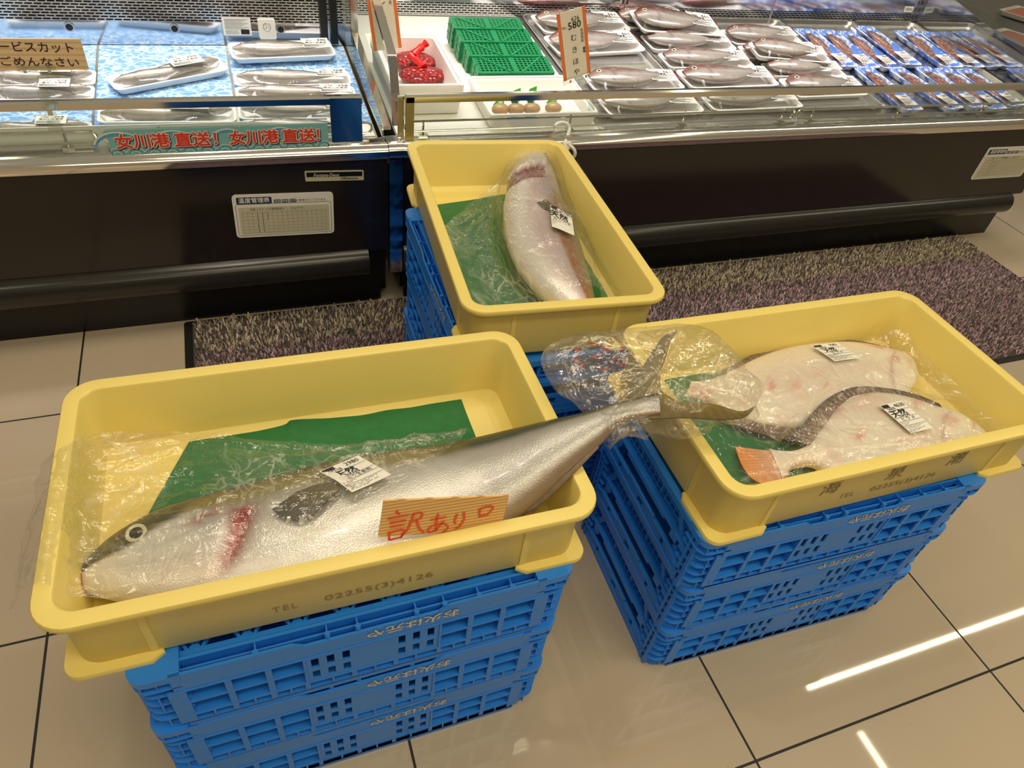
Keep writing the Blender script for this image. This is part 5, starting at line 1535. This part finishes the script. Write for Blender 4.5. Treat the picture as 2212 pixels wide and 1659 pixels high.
# ---- blue printed sheets on the left deck
def blue_sheet(x0, x1, y0, y1, label):
    t = MB(); n = 1
    t.v = [(x, y, deck_z(y) + z) for z in (.0006, .0016) for x, y in ((x0, y0), (x1, y0), (x1, y1), (x0, y1))]
    t.f = [(3, 2, 1, 0), (4, 5, 6, 7), (0, 1, 5, 4), (1, 2, 6, 5), (2, 3, 7, 6), (3, 0, 4, 7)]
    tag(t.build('water_pattern_sheet', M['water'], smooth=False), label, 'sheet', 'blue water pattern sheets')
blue_sheet(-.60, .135, .455, .925, 'left blue water-pattern sheet, behind the wood card')
blue_sheet(.142, .478, .455, .925, 'middle blue water-pattern sheet under the tilted tray')
blue_sheet(.485, .828, .455, .925, 'right blue water-pattern sheet beside the glass divider')
# milky front lip of the left case
mb = MB(); mb.box(-2.6, .50, .353, .357, .505, .556); BL('milky_front_plate', 'milky', mb, smooth=False)
mb = MB(); mb.box(-2.6, .82, .375, .45, .486, .499); BL('front_lip', 'milky', mb, smooth=False)

# ---- foam boxes
def foam_box(x0, x1, ya, yb, h, label, th=.017, r=.012):
    """box standing on the sloping deck; ya, yb are its front and back"""
    ym = (ya + yb) / 2
    t = thing('foam_box', label, 'box', group='white foam boxes', M=Matrix.Translation(((x0 + x1) / 2, ym, deck_z(ym) + .0028)) @ Matrix.Rotation(math.atan(DKS), 4, 'X'))
    mb = MB()
    rr_loft(mb, x1 - x0, yb - ya, [(.012, 0, r), (.008, .003, r), (.004, h * .62, r), (.0, h * .64, r), (.0, h - .003, r), (.002, h, r), (th * .45, h, r), (th * .5, h - .006, r), (th, h - .007, r * .9), (th + .008, .012, r * .7)], n=5, cap0=True, cap1=True)
    mb.build('box_shell', M['foam'], t, ang=40)
    return t
c1 = [on_deck(*p, .092) for p in ((1005, 182), (940, 71))]; c2 = [on_deck(*p, .046) for p in ((1061, 253), (1300, 240), (1225, 163), (1007, 163))]
foam_box(.890, (c1[0].x + c1[1].x) / 2, c1[0].y, c1[1].y, .092, 'taller white foam box holding red net bags, behind the guard bar')
foam_box((c2[0].x + c2[3].x) / 2, (c2[1].x + c2[2].x) / 2, (c2[0].y + c2[1].y) / 2, (c2[2].y + c2[3].y) / 2, .046, 'lower white foam box with green and orange bags, in front of the green baskets')

# ---- red net bags of clams
def net_bag(c, sx, sy, sz, knot, label):
    t = thing('net_bag', label, 'bag of clams', c, group='red net bags of clams')
    mb = MB(); rings = []
    for i in range(15):
        a = -PI / 2 + PI * i / 14
        rings.append([(sx * math.cos(a) * math.cos(b) * (1 + .07 * noise.noise(Vector((3 * math.cos(b), 3 * math.sin(b), a)))), sy * math.cos(a) * math.sin(b), sz + sz * math.sin(a) * .98) for b in np.linspace(0, 2 * PI, 25)[:-1]])
    mb.loft(rings, cap0=True, cap1=True)
    m = bpy.data.materials.get('red_net_over_shells')
    if not m:
        m, nt, b, out = nmat('red_net_over_shells')
        tc = N(nt, 'ShaderNodeTexCoord'); vo = N(nt, 'ShaderNodeTexVoronoi'); vo.inputs['Scale'].default_value = 62
        nt.links.new(tc.outputs['Object'], vo.inputs['Vector'])
        r = N(nt, 'ShaderNodeValToRGB'); e = r.color_ramp.elements; e[0].color = (.16, .022, .022, 1); e[1].color = (.045, .008, .010, 1); e[0].position = .1; e[1].position = .6
        nt.links.new(vo.outputs['Distance'], r.inputs[0])
        v2 = N(nt, 'ShaderNodeTexVoronoi', feature='DISTANCE_TO_EDGE'); v2.inputs['Scale'].default_value = 170; nt.links.new(tc.outputs['Object'], v2.inputs['Vector'])
        lt = N(nt, 'ShaderNodeMath', operation='LESS_THAN'); lt.inputs[1].default_value = .09; nt.links.new(v2.outputs['Distance'], lt.inputs[0])
        mx = N(nt, 'ShaderNodeMix', data_type='RGBA'); mx.inputs['B'].default_value = (.55, .012, .012, 1); nt.links.new(lt.outputs[0], mx.inputs['Factor']); nt.links.new(r.outputs[0], mx.inputs['A'])
        nt.links.new(mx.outputs['Result'], b.inputs['Base Color']); b.inputs['Roughness'].default_value = .22
        bp = N(nt, 'ShaderNodeBump'); bp.invert = True; bp.inputs['Strength'].default_value = 1; bp.inputs['Distance'].default_value = .01
        nt.links.new(vo.outputs['Distance'], bp.inputs['Height']); nt.links.new(bp.outputs[0], b.inputs['Normal'])
    mb.build('net', m, t)
    mb = MB(); mb.tube([(0, 0, sz * 1.9), (knot[0] * .4, knot[1] * .4, sz * 2 + knot[2] * .5), knot_p(knot, .8, sz), knot_p(knot, 1, sz), knot_p(knot, 1.35, sz)], [.016, .009, .012, .008, .012], 10)
    mb.build('knotted_end', M['redbag'], t)
def knot_p(k, f, sz): return (k[0] * f, k[1] * f, sz * 2 + k[2] * f)
q_ = on_z(895, 130, .562); net_bag((q_.x, q_.y, deck_z(q_.y) + .017), .066, .062, .021, (.03, .01, .02), 'rear red net bag of clams in the taller foam box')
q_ = on_z(914, 160, .555); net_bag((q_.x, q_.y, deck_z(q_.y) + .017), .074, .046, .023, (-.02, .035, .012), 'front red net bag of clams in the taller foam box')

# ---- green topped bags in the lower foam box
for k, (px, py, top) in enumerate(((1078, 244, 216), (1112, 241, 190), (1146, 238, 186), (1192, 238, 208))):
    y = .468
    p = on_y(px, py, y); q = on_y(px + 2, top, y + .012); z0 = deck_z(y) + .017
    t = thing('sea_squirt_bag', ('small orange bag with a green top at the left end of the lower foam box', 'orange bag with a green top, second from left in the lower foam box', 'orange bag with the tallest green top in the lower foam box', 'orange bag with a printed label, rightmost in the lower foam box')[k], 'packed sea squirt', (p.x, y, z0), group='sea squirt bags')
    mb = MB(); rings = []
    for i in range(9):
        a = -PI / 2 + PI * i / 8
        rings.append([(.027 * math.cos(a) * math.cos(b), -.008 + .020 * math.cos(a) * math.sin(b), .017 + .0165 * math.sin(a)) for b in np.linspace(0, 2 * PI, 17)[:-1]])
    mb.loft(rings, cap0=True, cap1=True); mb.build('contents', M['seasq'], t)
    mb = MB(); H = max(q.z - z0, .040)
    w = .019
    mb.v = [(-w * .35, 0, .024), (w * .35, .004, .024), (w * .9, .008, H * .55), (w * .8, .012, H), (-w * .3, .012, H * .90), (-w, .008, H * .58), (0, -.010, H * .6)]
    mb.f = [(0, 1, 6), (1, 2, 6), (2, 3, 6), (3, 4, 6), (4, 5, 6), (5, 0, 6), (0, 5, 4, 3, 2, 1)]
    mb.build('green_top', M['greenbag'], t, smooth=False)

# ---- green overturned baskets, stepping down toward the front
def basket(quad, z, depth, label):
    SL = .26
    def pl(x, y):
        d = ray(x, y); tt = (.548 + z + SL * (CAM.y - .62) - CAM.z) / (d.z - SL * d.y); return CAM + d * tt
    c = [pl(x, y) for x, y in quad]; zc = sum(p.z for p in c) / 4
    x0 = (c[0].x + c[3].x) / 2; x1 = (c[1].x + c[2].x) / 2; y1 = (c[0].y + c[1].y) / 2; y0 = (c[2].y + c[3].y) / 2
    ang = math.atan(SL)
    Mx = Matrix.Translation(((x0 + x1) / 2, (y0 + y1) / 2, zc)) @ Matrix.Rotation(ang, 4, 'X') @ Matrix.Translation((0, 0, -depth))
    t = thing('green_basket', label, 'basket', group='green overturned baskets', M=Mx)
    L, Wd = x1 - x0, (y1 - y0) / math.cos(math.atan(SL))
    mb = MB(); nx, ny = 17, 6
    w = .0022
    for i in range(nx + 1):
        x = -L / 2 + .008 + (L - .016) * i / nx; mb.box(x - w, x + w, -Wd / 2, Wd / 2, depth - .0035, depth)
    for j in range(ny + 1):
        y = -Wd / 2 + .006 + (Wd - .012) * j / ny; mb.box(-L / 2, L / 2, y - w, y + w, depth - .004, depth - .0004)
    for s in (-1, 1): mb.bar((s * L * .06, -Wd / 2, depth), (s * L * .42, Wd / 2, depth), .006, .004)
    mb.box(-.009, .009, -Wd / 2, Wd / 2, depth - .004, depth + .0006)
    mb.build('mesh_top', M['green_basket'], t, smooth=False)
    mb = MB()
    mb.box(-L / 2 - .004, -L / 2 + .004, -Wd / 2, Wd / 2, 0, depth); mb.box(L / 2 - .004, L / 2 + .004, -Wd / 2, Wd / 2, 0, depth)
    mb.box(-L / 2, L / 2, -Wd / 2 - .003, -Wd / 2 + .003, 0, depth); mb.box(-L / 2, L / 2, Wd / 2 - .003, Wd / 2 + .003, 0, depth)
    for s in (-1, 1):
        for f in (.35, .7): mb.box(s * L / 2 - .0055, s * L / 2 + .0055, -Wd / 2, Wd / 2, depth * f - .002, depth * f + .002)
        mb.box(s * L / 2 - .006, s * L / 2 + .006, -.003, .003, 0, depth)
    mb.build('side_wall', M['green_basket'], t, smooth=False)
px = lambda p: (900 + .1808 * p[0], 20 + .1808 * p[1])
for q, z, d, lab in ((((380, 90), (1215, 115), (1275, 240), (470, 215)), .012, .070, 'green overturned basket farthest back, at the top of the steps'),
                     (((470, 222), (1310, 250), (1385, 400), (535, 375)), .008, .066, 'green overturned basket second from the back of the steps'),
                     (((560, 382), (1420, 405), (1505, 560), (640, 550)), .004, .062, 'green overturned basket third from the back of the steps'),
                     (((665, 562), (1550, 575), (1640, 760), (750, 750)), .0, .058, 'green overturned basket frontmost, just behind the lower foam box')):
    basket([px(p) for p in q], z, d, lab)

# ---- meat trays at the far right edge
for k, (p, q) in enumerate((((2168, 78), 0), ((2196, 26), 1))):
    c = on_z(p[0] + 18, p[1], .545)
    t = thing('meat_tray', ('white tray of minced meat, nearer one at the far right edge', 'white tray of minced meat, farther one in the top right corner')[k], 'packed meat', (c.x, c.y, .520), .35)
    foam_tray('foam_tray', .26, .18, .024, M['foamtray'], t)
    mb = MB(); rr_loft(mb, .22, .14, [(.004, .006, .02), (.0, .018, .02), (.012, .025, .02), (.04, .027, .02)], n=4, cap1=True, cap0=True)
    mb.build('minced_meat', M['meat'], t); wrap_film(t, .26, .18, .024, [(0, 0, .1, .08, .008)])

# ================================================================== SIGNS AND FITTINGS
# wood card on a clear clip stand at the far left
def wood_card():
    y = .295
    a, b = on_y(0, 80, y), on_y(182, 84, y); c = on_y(184, 150, y)
    x1 = (b.x + c.x) / 2; x0 = x1 - .27; z1, z0 = b.z, c.z
    t = thing('wood_card', 'pale wood card with brush writing, clipped above the guard bar at far left', 'sign', (x1 - .1, y, z0))
    mb = MB(); mb.box(x0, x1, y - .002, y + .002, z0, z1); mb.build('board', M['wood_pale'], t, world=True, smooth=False)
    mb = MB(); xd, yd = Vector((1, 0, -.02)), (0, 0, 1); h = z1 - z0
    add_text(mb, 'ービスカット', Vector((x1 - .083, y - .002, z0 + h * .72)), xd, yd, h * .36, fitw=.132, bold=.008)
    add_text(mb, 'ごめんなさい', Vector((x1 - .086, y - .002, z0 + h * .25)), xd, yd, h * .33, fitw=.140, bold=.008)
    mb.build('brush_writing', mat('purple_black_ink', (.03, .012, .03), .5), t, world=True, smooth=False)
    mb = MB(); xm = x1 - .095
    mb.box(xm - .035, xm + .035, y - .006, y - .003, z0 - .012, z0 + .010); mb.box(xm - .006, xm + .006, y - .004, y, z0 - .03, z0 - .012)
    mb.box(xm - .011, xm + .011, .278, .285, .588, .672); mb.box(xm - .013, xm + .013, .27, .284, .584, .60); mb.box(xm - .011, xm + .011, .285, .320, .640, .648)
    mb.build('clear_clip', M['acrylic'], t, world=True, smooth=False)
    for s in (-.022, .022):
        mb = MB(); mb.box(xm + s - .003, xm + s + .003, y - .009, y - .006, z0 - .004, z0 + .006); mb.build('metal_clamp', M['chrome'], t, world=True, smooth=False)
    mb = MB(); mb.box(xm - .005, xm + .005, .276, .278, .615, .626); mb.build('metal_clamp', M['chrome'], t, world=True, smooth=False)
wood_card()

# upright price cards
def price_card(quad, y, name, label, txt, clip=True):
    c = [on_y(*p, y) for p in quad]
    o = (c[0] + c[1] + c[2] + c[3]) / 4; xd = ((c[1] - c[0]) + (c[2] - c[3])).normalized(); yr = ((c[0] - c[3]) + (c[1] - c[2])).normalized(); xd = (xd - yr * xd.dot(yr)).normalized()
    w = ((c[1] - c[0]).length + (c[2] - c[3]).length) / 2; h = ((c[0] - c[3]).length + (c[1] - c[2]).length) / 2
    t = thing(name, label, 'price card', o - yr * h / 2)
    mb = MB(); rplate(mb, o, xd, yr, w * .76, h, .001, .0012); mb.build('card', M['card'], t, world=True, smooth=False)
    for s in (-1, 1):
        mb = MB(); rplate(mb, o + xd * (s * w * .44), xd, yr, w * .12, h, .001, .0014); mb.build('orange_edge', M['orange'], t, world=True, smooth=False)
    mb = MB()
    for s_, x, yy, sz, kw in txt: add_text(mb, s_, o + xd * (x * w) + yr * (yy * h), xd, yr, sz * w, off=.002, **kw)
    mb.build('lettering', M['ink'], t, world=True, smooth=False)
    if clip:
        n = xd.cross(yr)
        mb = MB(); rplate(mb, o - yr * h * .52, xd, yr, w * 1.05, h * .11, .002, .0022); rplate(mb, o - yr * h * .60 + xd * w * .05, xd, yr, w * .16, h * .14, .002, .0022)
        mb.bar(o - yr * h * .64 + xd * w * .05, Vector((1.478, .437, .562)), .012, .003)
        mb.bar(Vector((1.478, .434, .562)), Vector((1.478, .418, .520)), .020, .003)
        mb.build('clear_clip', M['acrylic'], t, world=True, smooth=False)
        for s in (-.28, .30):
            mb = MB(); rplate(mb, o - yr * h * .525 + xd * (w * s) + n * .003, xd, yr, w * .07, h * .04, .001, .003)
            mb.build('metal_clamp', M['chrome'], t, world=True, smooth=False)
    return t
price_card([(1203, 22), (1262, 21), (1277, 165), (1216, 167)], .452, 'price_card', 'tall orange-edged price card reading 580, standing by the lower foam box',
    [('626', .12, .37, .19, {}), ('580', .07, .28, .31, dict(bold=.012)), ('む', .0, .10, .24, {}), ('き', .0, -.08, .24, {}), ('ほ', .0, -.26, .24, {}), ('や', .0, -.42, .24, {}),
     ('宮\n城\n県\n産', .30, .10, .11, {}), ('税込', -.28, .28, .08, {}), ('養\n殖', .33, -.12, .10, dict(bold=.01))])
price_card([(786, -48), (849, -52), (869, 105), (806, 108)], .62, 'price_card', 'orange-edged price card standing behind the glass divider, by the red net bags',
    [('し', .0, .18, .26, {}), ('じ', .0, -.08, .26, {}), ('み', .0, -.33, .26, {}), ('宮\n城\n県\n産', .28, .22, .11, {})], clip=False)

# banner along the left front rail
def banner():
    y = .287
    x0, x1, z0, z1 = .196, .686, .515, .5745
    t = thing('banner', 'blue wave banner with red lettering along the left front rail', 'banner', ((x0 + x1) / 2, y, z0))
    mb = MB(); mb.box(x0, x1, y, y + .0015, z0, z1); mb.build('board', mat('aqua_board', (.22, .50, .52), .4), t, world=True, smooth=False)
    o = Vector((x0, y, z0)); xd, yd = (1, 0, 0), (0, 0, 1); Wd, h = x1 - x0, z1 - z0
    w = MB(); c = MB()
    for k in range(13):
        cx = (k + .3) * Wd / 12.6
        for r_, mbx in ((.016, w), (.0115, c), (.007, w)):
            pts = [(cx + r_ * 1.25 * math.cos(a), r_ * .95 * math.sin(a) + .001) for a in np.linspace(.05, PI - .05, 7)]
            pts = [(min(max(p[0], .001), Wd - .001), p[1]) for p in pts]
            stroke(mbx, pts, .0022, o, xd, yd, off=.0008)
    for k, cx in enumerate((.02, .135, .255, .375)):
        wv = [(cx + .052 * math.cos(a) * (1 - .1 * k % 2), .018 + .036 * math.sin(a)) for a in np.linspace(2.9, .7, 8)]
        stroke(c, [(px_ - .0, pz - .004) for px_, pz in wv], .010, o, xd, yd, off=.0005); stroke(w, wv, .0045, o, xd, yd, off=.0009)
    w.build('pale_waves', mat('pale_wave', (.70, .78, .66), .45), t, world=True, smooth=False); c.build('blue_waves', mat('blue_wave', (.10, .36, .68), .45), t, world=True, smooth=False)
    txt = (('女川港', .070, .112), ('直送', .176, .076), ('！', .236, .02), ('女川港', .314, .112), ('直送', .418, .076), ('！', .474, .02))
    mo, mr = mat('cream_outline', (.85, .82, .66), .5), mat('banner_red', (.78, .05, .03), .5)
    for s_, cx, fw in txt:
        kw = dict(fitw=fw * 1.0 if len(s_) > 1 else None)
        sh = MB(); wh = MB(); rd = MB()
        add_text(sh, s_, o + Vector((cx + .0022, 0, h * .50 - .0024)), xd, yd, .036, bold=.10, off=.0012, **kw)
        add_text(wh, s_, o + Vector((cx, 0, h * .50)), xd, yd, .036, bold=.105, off=.0017, **kw)
        add_text(rd, s_, o + Vector((cx, 0, h * .50)), xd, yd, .036, bold=.038, off=.0023, **kw)
        sh.build('letter_shadow', M['navy'], t, world=True, smooth=False); wh.build('letter_outline', mo, t, world=True, smooth=False); rd.build('red_lettering', mr, t, world=True, smooth=False)
banner()

# maker's plate
def plate():
    y = .284
    t = thing('maker_plate', 'small silver and black plate on the left front panel', 'plate', (.695, y, .436))
    o = Vector((.695, y, .4375)); xd, yd = (1, 0, -.035), (0.0, 0, 1)
    mb = MB(); rplate(mb, o, xd, yd, .150, .028, .003, .002); mb.build('plate', mat('pale_gold_plate', (.55, .51, .36), .35), t, world=True, smooth=False)
    mb = MB(); rplate(mb, o + Vector((0, -.002, .0045)), xd, yd, .142, .0125, .001, .0006); mb.build('black_band', M['kick'], t, world=True, smooth=False)
    mb = MB(); add_text(mb, 'Fontana-Deux', o + Vector((-.022, -.003, .004)), xd, yd, .0125, shear=.3, fitw=.066); mb.build('silver_lettering', M['paper'], t, world=True, smooth=False)
    mb = MB(); add_text(mb, 'OKamura', o + Vector((.037, -.0025, -.0082)), xd, yd, .0095, bold=.02, fitw=.044); mb.build('black_lettering', M['ink'], t, world=True, smooth=False)
plate()

def temp_card(x0, x1, z0, z1, skew, label):
    y = .284
    t = thing('temperature_record_card', label, 'record card', ((x0 + x1) / 2, y, z0))
    o = Vector(((x0 + x1) / 2, y, (z0 + z1) / 2)); xd = Vector((1, 0, skew)).normalized(); yd = Vector((-skew, 0, 1)).normalized(); w, h = x1 - x0, z1 - z0
    mb = MB(); rplate(mb, o, xd, yd, w, h, .010, .002); mb.build('card_holder', M['whiteplastic'], t, world=True, smooth=False)
    mb = MB(); rplate(mb, o + yd * (-h * .10) + Vector((0, -.002, 0)), xd, yd, w * .90, h * .64, .004, .0006); mb.build('paper_form', mat('aged_form_paper', (.60, .56, .42), .6), t, world=True, smooth=False)
    P = lambda u, v: o + xd * (u * w) + yd * (v * h)
    mb = MB(); rplate(mb, P(-.29, .365) + Vector((0, -.002, 0)), xd, yd, w * .34, h * .15, .003, .0007)
    for u in (-.065, .012, .09): rplate(mb, P(u, .335) + Vector((0, -.002, 0)), xd, yd, w * .065, h * .075, .0005, .0006)
    b = rrect(w * .95, h * .74, .006, 4); b = b + b[:1]
    for p, q in zip(b[:-1], b[1:]): stroke(mb, [(p[0], p[1] - h * .085), (q[0], q[1] - h * .085)], .0011, o, xd, yd, off=.0022)
    mb.build('navy_print', M['navy'], t, world=True, smooth=False)
    mb = MB(); add_text(mb, '温度管理表', P(-.29, .365), xd, yd, h * .125, off=.0036, bold=.02, fitw=w * .30)
    for u, s_ in ((-.065, '温度'), (.012, '鮮度'), (.09, '日付')): add_text(mb, s_, P(u, .335), xd, yd, h * .065, off=.0032, fitw=w * .055)
    mb.build('white_lettering', M['paper'], t, world=True, smooth=False)
    mb = MB(); add_text(mb, 'の管理を行っております。', P(.285, .335), xd, yd, h * .06, off=.0026, fitw=w * .31)
    add_text(mb, '月度 このケースの管理温度は、(   )℃以下です。', P(-.06, .16), xd, yd, h * .055, off=.0032, fitw=w * .54)
    for i in range(18):
        u = -.42 + .84 * i / 17; stroke(mb, [(u * w, .105 * h), (u * w, -.39 * h)], .0004, o, xd, yd, off=.003)
    for v in (.105, .07, .0, -.085, -.16, -.24, -.31, -.39): stroke(mb, [(-.42 * w, v * h), (.42 * w, v * h)], .0004, o, xd, yd, off=.003)
    for r_, v in enumerate((.03, -.045, -.125, -.20, -.28, -.355)):
        for q in range(3 if r_ < 2 else 2): add_text(mb, ('7', '2', '7', '2', '7', '3')[r_], P(-.27 + .05 * q, v), xd, yd, h * .07, off=.0032)
    mb.build('grey_print', mat('grey_ink', (.10, .09, .075), .6), t, world=True, smooth=False)
temp_card(.434, .686, .272, .396, -.03, 'white temperature record card on the left black front panel')
temp_card(3.078, 3.355, .281, .409, -.01, 'white temperature record card at the right end of the right black panel')

# stickers and gauge on the back panels
def sticker(name, label, cat, o, w, h, draws, y, col='paper'):
    t = thing(name, label, cat, (o[0], y, o[1] - h / 2)); O = Vector((o[0], y, o[1])); xd, yd = (1, 0, 0), (0, 0, 1)
    mb = MB(); rplate(mb, O, xd, yd, w, h, .001, .0008); mb.build('sheet', M[col], t, world=True, smooth=False)
    mb = MB(); draws(mb, O, xd, yd, w, h); mb.build('print', M['ink'], t, world=True, smooth=False)
def d1(mb, O, xd, yd, w, h):
    for k in range(8): stroke(mb, [(-.42 * w, (.40 - k * .075) * h), ((.40 - .1 * (k % 3)) * w, (.40 - k * .075) * h)], .0010, O, xd, yd, off=.0012)
    for k in range(3): stroke(mb, [(-.42 * w, (-.24 - k * .08) * h), (.05 * w, (-.24 - k * .08) * h)], .0010, O, xd, yd, off=.0012)
    rplate(mb, O + Vector((.27 * w, -.0008, -.29 * h)), xd, yd, w * .30, h * .26, .001, .0006)
sticker('notice_sticker', 'small white printed notice on the left back panel, beside the round gauge', 'sticker', (.520, .597), .080, .050, d1, .928)
def d2(mb, O, xd, yd, w, h):
    add_text(mb, '安全に関するご注意', O + Vector((.05 * w, 0, .33 * h)), xd, yd, h * .17, off=.0012, fitw=w * .7)
    mb.add([O + Vector((-.42 * w, -.0012, .25 * h)), O + Vector((-.34 * w, -.0012, .25 * h)), O + Vector((-.38 * w, -.0012, .42 * h))], [(0, 1, 2)])
    stroke(mb, [(-.47 * w, .18 * h), (.47 * w, .18 * h)], .001, O, xd, yd, off=.0012)
    for k in range(5): stroke(mb, [(-.42 * w, (.06 - k * .11) * h), (.25 * w, (.06 - k * .11) * h)], .001, O, xd, yd, off=.0012)
pA_, pB_ = on_y(862, 46, 1.158), on_y(939, 46, 1.158)
sticker('safety_sticker', 'white safety notice on the right back panel above the foam box', 'sticker', ((pA_.x + pB_.x) / 2, pA_.z - .022), pB_.x - pA_.x, .05, d2, 1.158)
def d3(mb, O, xd, yd, w, h): add_text(mb, '50Hz', O, xd, yd, h * .8, off=.0012, bold=.01)
p5 = on_y(1963, 20, 1.158)
sticker('frequency_sticker', 'tiny 50Hz sticker on the right back panel', 'sticker', (p5.x, p5.z), .05, .022, d3, 1.158)
t = thing('round_gauge', 'cream plastic round gauge on the left back panel', 'gauge', (.605, .927, .565))
mb = MB(); rplate(mb, (.605, .930, .592), (1, 0, 0), (0, 0, 1), .050, .056, .006, .010); mb.build('housing', M['whiteplastic'], t, world=True, ang=30)
mb = MB(); disc(mb, (.605, .920, .600), (0, -1, .0), .0115, .0012, 24, .0095); mb.build('dial_ring', M['steel'], t, world=True)
mb = MB()
for a in (0, 2.1, 4.2): disc(mb, (.605 + .004 * math.cos(a), .9195, .600 + .004 * math.sin(a)), (0, -1, 0), .0012, .0006, 8)
mb.build('dial_dots', M['ink'], t, world=True)

# thin rods hanging from the shelf above
a_, b_ = on_y(1678, -10, .98), on_y(1659, 52, .98)
tag(MB().build if False else (lambda mb: (mb.tube([a_ + (a_ - b_) * .6, b_], .003, 6), mb.build('hanging_rod', M['steel']))[1])(MB()), 'thin steel rod hanging down behind the third steel pan', 'rod')

# white hook on the wire fence with a bag of clear gloves below
t = thing('plastic_hook', 'white plastic double hook hanging on the right wire fence', 'hook', on_y(1218, 300, .35))
HK = lambda x, y, yy: on_y(x, y, yy)
mb = MB()
pts = [HK(1216, 305, .30), HK(1208, 292, .325), HK(1200, 281, .345), HK(1201, 270, .356), HK(1212, 265, .366), HK(1226, 268, .352), HK(1230, 280, .335), HK(1225, 296, .30), HK(1220, 312, .268), HK(1228, 322, .262)]
mb.tube(catmull([list(p) for p in pts], 40).tolist(), .0052, 10)
pts = [HK(1231, 307, .268), HK(1231, 314, .262), HK(1239, 322, .255), HK(1242, 332, .252), HK(1237, 342, .256), HK(1230, 346, .262)]
mb.tube(catmull([list(p) for p in pts], 30).tolist(), .0050, 10); mb.tube([HK(1220, 311, .268), HK(1226, 309, .268), HK(1231, 307, .268)], .0046, 8)
mb.build('hook', M['whiteplastic'], t, world=True)
rows = [[(1236, 345), (1242, 344), (1248, 347)], [(1238, 362), (1254, 366), (1266, 376)], [(1248, 384), (1264, 392), (1278, 402)], [(1262, 408), (1272, 416), (1282, 428)]]
sheet('hanging_bag', [[on_y(x, y, .255 - .004 * k) for k, (x, y) in enumerate(r)] for r in rows], 24, 16, M['film'], None, amp=.004, creases=12, seed=4, label='small clear bag hanging from the white hook behind the rear tub', cat='plastic bag')
